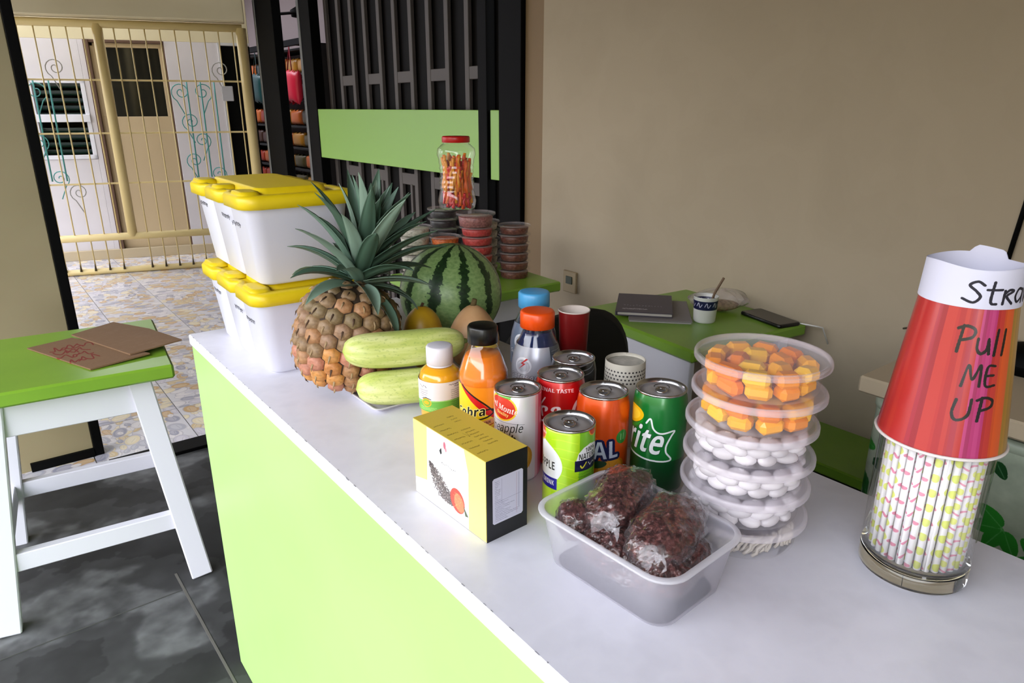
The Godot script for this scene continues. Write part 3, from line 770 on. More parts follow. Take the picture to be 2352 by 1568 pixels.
	tub("green_tub", "clear tub of dark green jelly, second from the bottom under the red tubs", "", Vector3(1.365, y0 + th, -1.955), 0.060, th, Color(0.14, 0.19, 0.14), far)
	for k in 4: tub("red_tub", "clear tub of red jelly on the far stool, %s of the red ones" % ["lowest", "second", "third", "fourth", "fifth", "sixth", "seventh"][k], "stack of red tubs on the far stool", Vector3(1.365, y0 + (k + 2) * th, -1.955), 0.061, th, Color(0.70, 0.16, 0.15), far)
	tub("pale_tub", "wide clear tub topping the red stack beneath the sweets jar", "", Vector3(1.362, y0 + 6 * th, -1.958), 0.068, th * 1.5, Color(0.55, 0.32, 0.30), far)
	for k in 5: tub("orange_tub", "clear tub of orange jelly on the far stool, %s of the orange ones" % ["lowest", "second", "third", "fourth", "fifth", "sixth", "seventh"][k], "stack of orange tubs on the far stool", Vector3(1.270, y0 + k * th, -2.010), 0.054, th, Color(0.80, 0.36, 0.06), far)
	for k in 6: tub("white_tub", "clear tub of white cubes behind the orange tubs, %s from the bottom" % ["lowest", "second", "third", "fourth", "fifth", "sixth", "seventh"][k], "stack of white tubs behind the orange ones", Vector3(1.196, y0 + k * th, -2.085), 0.058, th, Color(0.72, 0.70, 0.64), far)
	for k in 7: tub("dark_tub", "clear tub of black jelly behind the red tubs under the jar, %s from the bottom" % ["lowest", "second", "third", "fourth", "fifth", "sixth", "seventh"][k], "stack of black tubs on the far stool", Vector3(1.325, y0 + k * (th + 0.0025), -2.105), 0.056, th + 0.0025, Color(0.05, 0.045, 0.06), far)
	for k in 6: tub("clear_tub", "pale clear tub behind the brown stack on the far stool, %s from the bottom" % ["lowest", "second", "third", "fourth", "fifth", "sixth", "seventh"][k], "stack of pale tubs behind the brown ones", Vector3(1.455, y0 + k * th, -2.045), 0.060, th, Color(0.60, 0.56, 0.48), far)
	sweets_jar(Vector3(1.343, y0 + 7 * 0.0335, -2.040))
	# black chair between the counter and the side table
	var ch := thing("black_chair", "black chair with a rounded backrest standing behind the drinks, facing the counter", "chair", Vector3(1.02, 0, -0.93), deg_to_rad(3))
	var back := []
	for e in [[0.0, 0.012], [0.006, 0.0], [0.034, 0.0], [0.04, 0.012]]: back.append([_rr(0.205 - e[1], 0.17 - e[1], 0.13), e[0] - 0.02])
	part(ch, "backrest", loft(back), mat(Color(0.008, 0.008, 0.009), 0.8), Vector3(0, 0.538, -0.17), Vector3(PI / 2 - 0.1, 0, 0))
	part(ch, "seat", loft([[rounded(0.19, 0.19, 0.07), 0.40], [rounded(0.205, 0.205, 0.07), 0.41], [rounded(0.205, 0.205, 0.07), 0.43], [rounded(0.19, 0.19, 0.07), 0.445]]), M.black)
	for sx in [-1, 1]:
		for sz in [-1, 1]: part(ch, "leg", tube([Vector3(sx * 0.19, 0, sz * 0.19), Vector3(sx * 0.165, 0.405, sz * 0.165)], 0.013, 8), M.black)
		part(ch, "back_post", tube([Vector3(sx * 0.13, 0.41, -0.18), Vector3(sx * 0.13, 0.55, -0.185)], 0.013, 8), M.black)

func _rr(hx: float, hz: float, r: float) -> PackedVector2Array: return rounded(hx, hz, r, 8)

func sweets_jar(at: Vector3) -> void:
	var j := thing("sweets_jar", "waisted clear jar of orange and red sweets with a red lid, on the far tubs", "jar", at)
	var prof := [Vector2(0, 0.0), Vector2(0.052, 0.0), Vector2(0.062, 0.008), Vector2(0.066, 0.03), Vector2(0.060, 0.06)]
	for k in 6:
		var y := 0.068 + k * 0.016
		prof.append(Vector2(0.055 + 0.0006 * absf(k - 2.5), y)); prof.append(Vector2(0.0585 + 0.0006 * absf(k - 2.5), y + 0.008))
	prof.append_array([Vector2(0.060, 0.168), Vector2(0.066, 0.185), Vector2(0.063, 0.203), Vector2(0.048, 0.217), Vector2(0.043, 0.220), Vector2(0.043, 0.23)])
	part(j, "jar_wall", lathe(prof, 32), clear(Color(0.95, 0.95, 0.95), 0.02, 0.06))
	part(j, "lid", lathe([Vector2(0, 0.223), Vector2(0.047, 0.223), Vector2(0.047, 0.240), Vector2(0.044, 0.243), Vector2(0, 0.243)], 28), mat(Color(0.72, 0.06, 0.05), 0.35))
	var cols := [Color(0.86, 0.36, 0.04), Color(0.80, 0.14, 0.08), Color(0.90, 0.58, 0.10), Color(0.87, 0.44, 0.05), Color(0.76, 0.07, 0.10)]
	for c in cols.size():
		var st := begin()
		for k in 30:
			var a := rng.randf() * TAU; var r := 0.0495 * pow(rng.randf(), 0.35); var y := rng.randf_range(0.006, 0.085)
			if c == 4: y = rng.randf_range(0.004, 0.02)
			elif c == 1: y = rng.randf_range(0.10, 0.135)
			var x := r * sin(a); var z := r * cos(a); var p := []
			for q in 7: p.append(Vector3(x * (1.0 - 0.12 * sin(PI * q / 6.0)) + rng.randf_range(-0.003, 0.003), y + q * (0.017 if c != 4 and c != 1 else 0.007), z * (1.0 - 0.12 * sin(PI * q / 6.0))))
			add_tube(st, p, 0.0052, 6)
		var s := part(j, "sweets", done(st), mat(cols[c], 0.35))
		s.set_meta("kind", "stuff")

# ------------------------------------------------------------------ right-hand corner: desk, bench, leaf print
func build_desk_corner() -> void:
	var cream := mat(Color(0.70, 0.64, 0.54), 0.5)
	var d := thing("white_desk", "cream desk slab on the tan wall behind the straw cup", "desk", Vector3(1.56, 0, 0.0))
	part(d, "top", box(Vector3(0.50, 0.034, 1.18), 0.004), cream, Vector3(0, 0.638, 0.005))
	for z in [-0.45, 0.0, 0.45]: part(d, "bracket", box(Vector3(0.40, 0.008, 0.02), 0.002), cream, Vector3(0.04, 0.617, z))
	# leaf printed cabinet under the desk
	var cv := Canvas.new(1024, 640, Color(0.62, 0.66, 0.58))
	var n := noise_img(1024, 0.012, 41, 4)
	for y in 640:
		for x in 1024:
			var g := (n.get_pixel(x, y).r - 0.5) * 0.16
			cv.img.set_pixel(x, y, Color(0.62 + g, 0.66 + g, 0.58 + g * 0.9))
	for k in 60:
		var p := Vector2(rng.randf() * 1024, rng.randf() * 640); var a := rng.randf() * TAU; var L := rng.randf_range(34, 70)
		var col: Color = [Color(0.07, 0.36, 0.10), Color(0.05, 0.24, 0.09), Color(0.14, 0.50, 0.14), Color(0.04, 0.16, 0.07)][rng.randi() % 4]
		for l in rng.randi_range(2, 4):
			var b := a + (l - 1) * 0.9; var q := p + Vector2.from_angle(b) * L * 0.7
			var pts := []
			for i in 16:
				var t := TAU * i / 16; pts.append(q + Vector2(cos(t) * L * 0.62, sin(t) * L * 0.36 * (1.0 - 0.25 * cos(t))).rotated(b))
			cv.poly(pts, col)
			cv.stroke([p, q + Vector2.from_angle(b) * L * 0.5], 2.5, col.lightened(0.18))
	var cab := thing("leaf_print_box", "storage box printed with green leaves under the cream desk", "storage box", Vector3(1.60, 0, -0.18))
	var pm := printed(cv, 0.35)
	var rr := _rr(0.19, 0.42, 0.045)
	var st := begin()
	var cnt := rr.size()
	for i in cnt:
		var a := rr[i]; var b := rr[(i + 1) % cnt]
		var ua := fposmod((a.y + a.x * 0.3) / 0.9 + 0.5, 1.0) ; var ub := ua + (b - a).length() / 0.9 * (1 if b.y > a.y else -1)
		quad(st, Vector3(a.x, 0.02, a.y), Vector3(b.x, 0.02, b.y), Vector3(b.x, 0.56, b.y), Vector3(a.x, 0.56, a.y), Vector2(ua, 1), Vector2(ub, 1), Vector2(ub, 0), Vector2(ua, 0))
	part(cab, "side_wall", done(st), pm)
	part(cab, "lid", loft([[_rr(0.19, 0.42, 0.045), 0.555], [_rr(0.193, 0.423, 0.047), 0.56], [_rr(0.193, 0.423, 0.047), 0.572], [_rr(0.186, 0.415, 0.042), 0.578]]), mat(Color(0.62, 0.66, 0.58), 0.4))
	part(cab, "base", loft([[_rr(0.18, 0.41, 0.04), 0.0], [_rr(0.18, 0.41, 0.04), 0.022]]), M.black)
	solo("green_board", "bright green board standing under the cream desk at the right edge", "board", box(Vector3(0.03, 0.035, 0.55), 0.003), mat(Color(0.30, 0.62, 0.08), 0.4), Vector3(1.395, 0.596, 0.03))
	var be := thing("green_bench", "low olive green bench against the tan wall beside the leaf print box", "bench", Vector3(1.69, 0, -0.79))
	part(be, "top", box(Vector3(0.235, 0.03, 0.35), 0.004), M.green_top, Vector3(0, 0.285, 0))
	for e in [[-0.09, -0.15], [0.09, -0.15], [-0.09, 0.15], [0.09, 0.15]]: part(be, "leg", box(Vector3(0.035, 0.27, 0.035), 0.002), M.black, Vector3(e[0], 0.135, e[1]))
	part(be, "front_rail", box(Vector3(0.02, 0.05, 0.33), 0.002), M.black, Vector3(-0.10, 0.245, 0))
	# black lamp at the frame's right edge
	var la := thing("desk_lamp", "black desk lamp at the right edge on the cream desk", "lamp", Vector3(1.60, 0.655, -0.395))
	part(la, "base", lathe([Vector2(0, 0), Vector2(0.055, 0), Vector2(0.06, 0.02), Vector2(0.045, 0.045), Vector2(0.015, 0.055), Vector2(0, 0.055)], 24), M.black)
	part(la, "stem", tube([Vector3(0, 0.05, 0), Vector3(-0.015, 0.10, 0.005), Vector3(0.0, 0.15, 0.02), Vector3(0.03, 0.18, 0.05)], 0.008, 8), M.black)
	part(la, "shade", lathe([Vector2(0.02, 0.06), Vector2(0.06, 0.0), Vector2(0.057, 0.0), Vector2(0.0, 0.055)], 20), M.black, Vector3(0.04, 0.15, 0.06), Vector3(0.4, 0, -0.3))
	solo("black_cable", "black cable hanging down the tan wall behind the straw cup", "cable", tube([Vector3(WX - 0.006, 1.45, -0.50), Vector3(WX - 0.006, 0.95, -0.523), Vector3(WX - 0.006, 0.66, -0.545)], 0.0055, 6), M.black)
	solo("thin_cable", "thin grey cable lying over the corner of the cream desk", "cable", tube([Vector3(1.81, 0.62, -0.72), Vector3(1.74, 0.665, -0.63), Vector3(1.66, 0.6585, -0.57), Vector3(1.60, 0.658, -0.50), Vector3(1.60, 0.658, -0.40)], 0.0025, 6), mat(Color(0.30, 0.27, 0.22), 0.6))

# ------------------------------------------------------------------ white bins with yellow lids
func lobed(hx: float, hz: float, r: float, notch: float) -> PackedVector2Array:
	# rounded rectangle whose long sides step in at two places
	var out := PackedVector2Array()
	for p in rounded(hx, hz, r, 6): out.append(p)
	var res := PackedVector2Array()
	var n := out.size()
	for i in n:
		var a := out[i]; var b := out[(i + 1) % n]
		res.append(a)
		if absf(a.x - b.x) < 1e-4 and absf(a.y - b.y) > hz:          # a long side
			var s := signf(a.x)
			for c in [0.30, 0.70]:
				for e in [[-0.055, 0.0], [-0.035, 0.6], [-0.02, 1.0], [0.02, 1.0], [0.035, 0.6], [0.055, 0.0]]:
					res.append(Vector2(a.x - s * notch * e[1], lerpf(a.y, b.y, c + e[0])))
	return res

func build_bins() -> void:
	var x0 := 0.398; var z0 := -1.172
	for k in 2:
		var y := TOP + k * 0.143
		var t := thing("storage_bin", ["white storage bin with a yellow lid, lower of the two, on the worktop", "white storage bin with a yellow lid, upper of the two behind the pineapple"][k], "storage bin", Vector3(x0, y, z0), deg_to_rad(-1.5), "stacked white storage bins")
		var hx := 0.079; var hz := 0.150
		part(t, "body", loft([[lobed(hx - 0.018, hz - 0.018, 0.02, 0.004), 0.0], [lobed(hx - 0.013, hz - 0.013, 0.02, 0.006), 0.004], [lobed(hx, hz, 0.022, 0.008), 0.118], [lobed(hx + 0.003, hz + 0.003, 0.022, 0.008), 0.121], [lobed(hx + 0.003, hz + 0.003, 0.022, 0.008), 0.124]]), M.bin)
		var lid := part(t, "lid", loft([[lobed(hx + 0.004, hz + 0.004, 0.024, 0.007), 0.116], [lobed(hx + 0.010, hz + 0.010, 0.026, 0.009), 0.117], [lobed(hx + 0.010, hz + 0.010, 0.026, 0.009), 0.132], [lobed(hx + 0.007, hz + 0.007, 0.026, 0.009), 0.136], [lobed(hx - 0.006, hz - 0.006, 0.022, 0.004), 0.1365], [lobed(hx - 0.010, hz - 0.010, 0.022, 0.002), 0.133]]), M.lid_yellow)
		part(lid, "raised_panel", loft([[rounded(hx - 0.022, hz - 0.024, 0.018), 0.132], [rounded(hx - 0.025, hz - 0.027, 0.018), 0.143 if k else 0.1415], [rounded(hx - 0.030, hz - 0.032, 0.015), 0.1432 if k else 0.142]]), M.lid_yellow)
		for c in [-0.105, 0.0, 0.105]: part(lid, "clip", loft([[rounded(0.016, 0.030 if c != 0.0 else 0.022, 0.012), 0.134], [rounded(0.014, 0.027 if c != 0.0 else 0.019, 0.011), 0.1405], [rounded(0.010, 0.022 if c != 0.0 else 0.014, 0.008), 0.1412]]), M.lid_yellow, Vector3(-hx + 0.010, 0, c * 1.1))
		# handwritten marks on the side, as thin ink
		for c in ([[0.075, 0.088], [0.022, 0.094], [-0.105, 0.100]] if k else [[0.085, 0.080], [0.025, 0.086], [-0.10, 0.09]]):
			var st := begin(true); var z: float = c[0]
			for q in 9:
				var zz := z + q * 0.0050 - 0.020
				var p := Vector3(-(hx - 0.013 + 0.013 * (c[1] - 0.004) / 0.114) - 0.0004, c[1] + rng.randf_range(-0.0012, 0.0012), zz)
				add_box(st, Vector3(0.0004, 0.0008, 0.0044), 0.0001, p + Vector3(0, 0.0018, 0), Basis(Vector3.RIGHT, rng.randf_range(-0.6, 0.6)))
				add_box(st, Vector3(0.0004, 0.0058, 0.0008), 0.0001, p, Basis(Vector3.RIGHT, rng.randf_range(-0.5, 0.5)))
			part(t, "handwriting", done(st), mat(Color(0.16, 0.15, 0.20), 0.8))

# ------------------------------------------------------------------ fruit and vegetables
func build_fruit() -> void:
	# thin white board the vegetables lie on
	var b := thing("serving_tray", "flat white tray under the cucumbers and pineapple", "tray", Vector3(0.500, TOP, -0.892))
	part(b, "plate", loft([[rounded(0.105, 0.083, 0.010), 0.0], [rounded(0.112, 0.090, 0.010), 0.006], [rounded(0.114, 0.092, 0.010), 0.007], [rounded(0.112, 0.090, 0.010), 0.008], [rounded(0.104, 0.082, 0.010), 0.003]]), mat(Color(0.78, 0.77, 0.80), 0.3))
	pineapple()
	# watermelon
	var w := 1024; var h := 512
	var cv := Canvas.new(w, h, Color(0.42, 0.55, 0.28))
	var n1 := FastNoiseLite.new(); n1.seed = 5; n1.frequency = 0.02; n1.fractal_octaves = 4
	var n2 := FastNoiseLite.new(); n2.seed = 6; n2.frequency = 0.045; n2.noise_type = FastNoiseLite.TYPE_CELLULAR; n2.cellular_return_type = FastNoiseLite.RETURN_DISTANCE2_SUB
	var n3 := FastNoiseLite.new(); n3.seed = 8; n3.frequency = 0.09; n3.fractal_octaves = 3
	for y in h:
		var lat := y / float(h)
		for x in w:
			var a := x / float(w); var cx := cos(a * TAU) * 90.0; var cz := sin(a * TAU) * 90.0
			var ph := a * 11.0 + 0.13 * n1.get_noise_3d(cx * 0.6, y * 0.5, cz * 0.6)
			var f := absf(fposmod(ph, 1.0) - 0.5)
			var q := n3.get_noise_3d(cx, y * 0.9, cz)
			var cell := n2.get_noise_3d(cx, y * 0.8, cz)
			var base := Color(0.46, 0.59, 0.35).lerp(Color(0.57, 0.69, 0.44), 0.5 + q)
			var edge := 0.165 + 0.13 * n1.get_noise_3d(cx * 2.4, y * 1.7, cz * 2.4) + 0.10 * q
			if f < edge and not (cell > -0.55 and f > 0.03 and q < 0.12):
				base = Color(0.08, 0.17, 0.085).lerp(Color(0.14, 0.25, 0.12), clampf(0.5 + q, 0, 1))
			elif f < edge * 1.15: base = base.lerp(Color(0.30, 0.45, 0.24), 0.45)
			if lat < 0.04: base = base.lerp(Color(0.2, 0.3, 0.13), 0.5)
			cv.img.set_pixel(x, y, base)
	var me := thing("watermelon", "round striped green watermelon between the pineapple and the sports drinks", "watermelon", Vector3(0.648, TOP, -1.012), 0.5)
	part(me, "rind", ball(Vector3(0.090, 0.0875, 0.090), 48, 32), printed(cv, 0.38), Vector3(0, 0.0880, 0), Vector3(0.12, 0, -0.10))
	part(me, "stem_scar", lathe([Vector2(0, -0.002), Vector2(0.006, -0.001), Vector2(0.004, 0.002), Vector2(0, 0.003)], 10), mat(Color(0.36, 0.30, 0.16), 0.8), Vector3(0.0088, 0.1738, 0.0104))
	# cucumbers
	cucumber(Vector3(0.372, 0.7845, -0.828), Vector3(0.508, 0.7830, -0.773), 0.0245, "pale green cucumber lying on the white tray, the lower of the two", 31)
	cucumber(Vector3(0.362, 0.8375, -0.840), Vector3(0.526, 0.8330, -0.788), 0.0255, "pale green cucumber resting on the other one, in front of the pineapple", 32)
	var mg := thing("mango", "yellow mango peeping out behind the upper cucumber", "mango", Vector3(0.525, TOP + 0.0075, -0.905), 0.4)
	part(mg, "skin", blob(func(u: float, v: float) -> Vector3:
		var a := TAU * u; var e := PI * (v - 0.5); var k := 1.0 + 0.08 * sin(a) * cos(e)
		return Vector3(0.033 * cos(e) * sin(a) * k, 0.0505 + 0.0505 * sin(e), 0.031 * cos(e) * cos(a)), 24, 16), textured(ramp_tex(128, 0.03, 51, [Color(0.72, 0.55, 0.10), Color(0.82, 0.66, 0.14)]), 0.4, 12.0))
	part(mg, "stalk", tube([Vector3(0, 0.100, 0), Vector3(0.003, 0.106, 0.001)], 0.0022, 6), mat(Color(0.3, 0.2, 0.1), 0.8))
	var sq := thing("squash", "pale peach coloured squash behind the black-capped drink", "squash", Vector3(0.592, TOP, -0.862), 0.2)
	part(sq, "skin", blob(func(u: float, v: float) -> Vector3:
		var a := TAU * u; var e := PI * (v - 0.5); var y := sin(e); var k := 0.82 + 0.22 * cos((y + 0.35) * 1.4)
		return Vector3(0.040 * cos(e) * sin(a) * k, 0.0545 + 0.0545 * y, 0.040 * cos(e) * cos(a) * k), 24, 18), textured(ramp_tex(128, 0.03, 52, [Color(0.74, 0.55, 0.36), Color(0.80, 0.64, 0.46)]), 0.5, 10.0))
	part(sq, "stalk", tube([Vector3(0, 0.107, 0), Vector3(0.002, 0.118, 0.002)], 0.005, 7, 0.004), mat(Color(0.36, 0.30, 0.16), 0.8))

func cucumber(a: Vector3, b: Vector3, r: float, label: String, seed_: int) -> void:
	var L := (b - a).length()
	var cv := Canvas.new(512, 256, Color(0.74, 0.80, 0.46))
	var n := FastNoiseLite.new(); n.seed = seed_; n.frequency = 0.03; n.fractal_octaves = 3
	for y in 256:
		for x in 512:
			var s := n.get_noise_3d(cos(x / 512.0 * TAU) * 60, sin(x / 512.0 * TAU) * 60, y * 0.22)
			var s2 := n.get_noise_3d(x * 3.0, y * 3.0, 50.0)
			var c := Color(0.74, 0.79, 0.42).lerp(Color(0.86, 0.88, 0.60), clampf(0.5 + s * 1.4, 0, 1))
			if s2 > 0.33: c = c.lerp(Color(0.55, 0.64, 0.32), 0.35)
			if absf(y - 128) > 112: c = c.lerp(Color(0.62, 0.72, 0.28), (absf(y - 128) - 112) / 24.0)
			cv.img.set_pixel(x, y, c)
	var t := thing("cucumber", label, "cucumber", a)
	t.basis = Basis(Quaternion(Vector3.UP, (b - a).normalized()))
	var m := printed(cv, 0.35)
	part(t, "skin", blob(func(u: float, v: float) -> Vector3:
		var th := TAU * u
		var k := pow(maxf(0.0, 1.0 - pow(absf(2 * v - 1), 5.5)), 0.5) * (0.93 + 0.07 * sin(v * 3.1)) * (1.0 + 0.018 * cos(th * 5))
		var bend := 0.004 * sin(PI * v)
		return Vector3(r * k * sin(th) + bend, v * L, r * k * cos(th)), 30, 40), m)
	part(t, "stalk_end", lathe([Vector2(0, 0), Vector2(0.004, 0), Vector2(0.003, 0.004), Vector2(0, 0.005)], 8), mat(Color(0.50, 0.56, 0.26), 0.7), Vector3(0, L - 0.001, 0))

func pineapple() -> void:
	var p := thing("pineapple", "whole ripe pineapple with a spiky green crown beside the white bins", "pineapple", Vector3(0.388, TOP + 0.017, -0.922))
	var lean := Basis(Vector3(0.61, 0, -0.79).normalized(), -0.20)
	lean = Basis(Vector3(-0.61, 0, 0.79).normalized(), 0.0) * Basis(Vector3(0, 0, 1), -0.24) * Basis(Vector3(1, 0, 0), 0.10)
	p.basis = lean
	var H := 0.148; var R := 0.0705
	var rad := func(v: float) -> float:      # body radius at height fraction v
		return R * pow(maxf(0.0, 1.0 - pow(absf(2.0 * v - 0.92) / 1.08, 2.8)), 0.5)
	part(p, "flesh_core", blob(func(u: float, v: float) -> Vector3:
		var rr: float = rad.call(clampf(v, 0.012, 0.985)) * 0.955 if v > 0.001 and v < 0.999 else 0.0
		return Vector3(rr * sin(TAU * u), v * H, rr * cos(TAU * u)), 28, 20), mat(Color(0.20, 0.14, 0.08), 0.8))
	# one eye: a six-sided bump with a paler rim and a dry bract in the middle
	var eyes := []
	for v in 3:
		var st := begin(); var s := 0.0128
		var rr := RandomNumberGenerator.new(); rr.seed = 60 + v
		var ring0 := []; var ring1 := []; var ring2 := []
		for k in 6:
			var a := TAU * k / 6 + PI / 6
			ring0.append(Vector3(cos(a) * s * 1.08, sin(a) * s, -0.005)); ring1.append(Vector3(cos(a) * s * 0.92, sin(a) * s * 0.86, 0.0022 + rr.randf_range(-0.0005, 0.0005))); ring2.append(Vector3(cos(a) * s * 0.42, sin(a) * s * 0.40, 0.0056))
		for k in 6:
			var k1 := (k + 1) % 6
			quad(st, ring0[k1], ring0[k], ring1[k], ring1[k1]); quad(st, ring1[k1], ring1[k], ring2[k], ring2[k1])
			_tri(st, ring2[k1], ring2[k], Vector3(0, 0.0006, 0.0042))
		eyes.append(done(st))
	var bract := tube([Vector3(0, 0.001, 0.0036), Vector3(0.0003, -0.0045, 0.0068), Vector3(0, -0.0100, 0.0062)], 0.0019, 5, 0.0003)
	var brown := mat(Color(0.30, 0.21, 0.14), 0.8)
	var dry := mat(Color(0.62, 0.52, 0.38), 0.8)
	var cols := []
	for e in [Color(0.52, 0.41, 0.28), Color(0.56, 0.43, 0.32), Color(0.46, 0.38, 0.25), Color(0.70, 0.45, 0.22), Color(0.76, 0.52, 0.26), Color(0.70, 0.46, 0.36), Color(0.64, 0.46, 0.30)]:
		cols.append(textured(ramp_tex(64, 0.06, int(e.r * 1000), [e.darkened(0.22), e, e.lightened(0.16)]), 0.55, 40.0))
	var vs := []; var arc := 0.0; var pv := 0.03                # rows evenly spaced along the curve of the body
	for q in 400:
		var v1 := 0.03 + 0.965 * (q + 1) / 400.0
		var ra: float = rad.call(pv); var rb: float = rad.call(v1)
		arc += Vector2(rb - ra, (v1 - pv) * H).length(); pv = v1
		if arc >= 0.0185 or q == 0:
			vs.append(v1); arc = 0.0
	for j in vs.size():
		var v: float = vs[j]
		var r0: float = rad.call(v); var cnt := maxi(5, int(round(TAU * r0 / 0.0262)))
		var r1: float = rad.call(minf(v + 0.02, 0.99)); var slope := (r1 - r0) / (0.02 * H)
		for k in cnt:
			var a := TAU * (k + 0.5 * (j % 2)) / cnt + j * 0.07
			var nrm := Vector3(sin(a), -slope, cos(a)).normalized()
			var side := Vector3.UP.cross(nrm).normalized(); var up := nrm.cross(side)
			var low := v < 0.42 + 0.12 * sin(a * 2.0 + 1.0)
			var m: Material = cols[3 + rng.randi() % 4] if low else cols[rng.randi() % 3 if rng.randf() < 0.85 else 6]
			var e := part(p, "eye", eyes[rng.randi() % 3], m, Vector3(r0 * sin(a), v * H, r0 * cos(a)))
			e.basis = Basis(side, up, nrm) * Basis.from_scale(Vector3.ONE * rng.randf_range(0.96, 1.06) * clampf(r0 / R + 0.25, 0.72, 1.0))
			var bt := MeshInstance3D.new(); bt.name = "bract"; bt.mesh = bract; bt.material_override = dry if rng.randf() < 0.5 else brown; e.add_child(bt, true)
	# crown
	var greens := []
	for e in [Color(0.33, 0.44, 0.37), Color(0.39, 0.50, 0.43), Color(0.47, 0.56, 0.49), Color(0.26, 0.36, 0.29)]: greens.append(mat(e, 0.45))
	var total := 46
	for k in total:
		var f := k / float(total - 1)                    # 0 outer and low, 1 inner and upright
		var a := k * 2.39996 + 0.4; var L := lerpf(0.085, 0.125, sin(f * PI * 0.75)) * rng.randf_range(0.85, 1.15)
		if f > 0.8: L *= 0.85
		var wd := lerpf(0.0145, 0.0140, f); var rise := lerpf(-0.35, 1.5, pow(f, 0.55)) + rng.randf_range(-0.12, 0.12); var droop := lerpf(0.8, 0.0, f) + rng.randf_range(-0.25, 0.25)
		var m: Material = greens[rng.randi() % 4]
		var lf := leaf(L, wd, rise, droop)
		var o := part(p, "leaf", lf, m, Vector3(sin(a) * 0.016 * (1 - f), H - 0.006 + f * 0.05, cos(a) * 0.016 * (1 - f)))
		o.rotation.y = a

func leaf(L: float, wd: float, rise: float, droop: float) -> ArrayMesh:
	var n := 9; var pts := []; var nr := []
	var pos := Vector2.ZERO; var ang := rise
	for i in n + 1:
		pts.append(pos); nr.append(ang)
		pos += Vector2(cos(ang), sin(ang)) * L / n
		ang -= droop * 1.1 / n * (0.4 + 1.2 * i / n)
	var st := begin(); var rows := []
	for i in n + 1:
		var t := i / float(n); var w := wd * (0.75 + 0.5 * t) * (1.0 - pow(t, 2.2)) + 0.0004
		var q: Vector2 = pts[i]; var dn := Vector2(-sin(nr[i]), cos(nr[i]))
		var th := 0.0011 * (1 - 0.6 * t)
		var row := []
		for s in [-1.0, -0.5, 0.0, 0.5, 1.0]:
			var lift: float = s * s * w * 0.55
			row.append(Vector3(s * w, q.y + dn.y * lift, q.x + dn.x * lift))
		for s in [1.0, 0.0, -1.0]:
			var lift: float = s * s * w * 0.55 - th * (1.0 if s == 0.0 else 0.3)
			row.append(Vector3(s * w, q.y + dn.y * lift, q.x + dn.x * lift))
		rows.append(row)
	for i in n:
		for k in 8:
			var k1 := (k + 1) % 8
			quad(st, rows[i][k], rows[i][k1], rows[i + 1][k1], rows[i + 1][k])
	return done(st)

# ------------------------------------------------------------------ bottles
func wrap_label(prof: Array, cv: Canvas, rough := 0.35, metal := 0.0) -> Array:
	return [lathe(prof, 48, 0.0), printed(cv, rough, metal)]

func cap_mesh(r: float, y0: float, y1: float) -> ArrayMesh:      # ridged screw cap
	var st := begin(); var seg := 60; var prof := [Vector2(0, y0), Vector2(r * 0.9, y0), Vector2(r, y0 + 0.0008), Vector2(r, y1 - 0.0025), Vector2(r * 0.94, y1 - 0.0004), Vector2(r * 0.86, y1), Vector2(0, y1)]
	for i in prof.size() - 1:
		for k in seg:
			var c := []
			for e in [[i, k], [i + 1, k], [i + 1, k + 1], [i, k + 1]]:
				var p: Vector2 = prof[e[0]]; var ridge := 1.0 + (0.018 if e[1] % 2 == 0 and e[0] >= 2 and e[0] <= 3 else 0.0); var a: float = TAU * e[1] / seg
				c.append(Vector3(p.x * ridge * sin(a), p.y, p.x * ridge * cos(a)))
			quad(st, c[0], c[1], c[2], c[3])
	return done(st)

func liquid(col: Color, body := 0.45) -> StandardMaterial3D:
	var m := mat(Color(col.r, col.g, col.b, body), 0.08)
	m.refraction_enabled = true; m.refraction_scale = 0.033
	return m

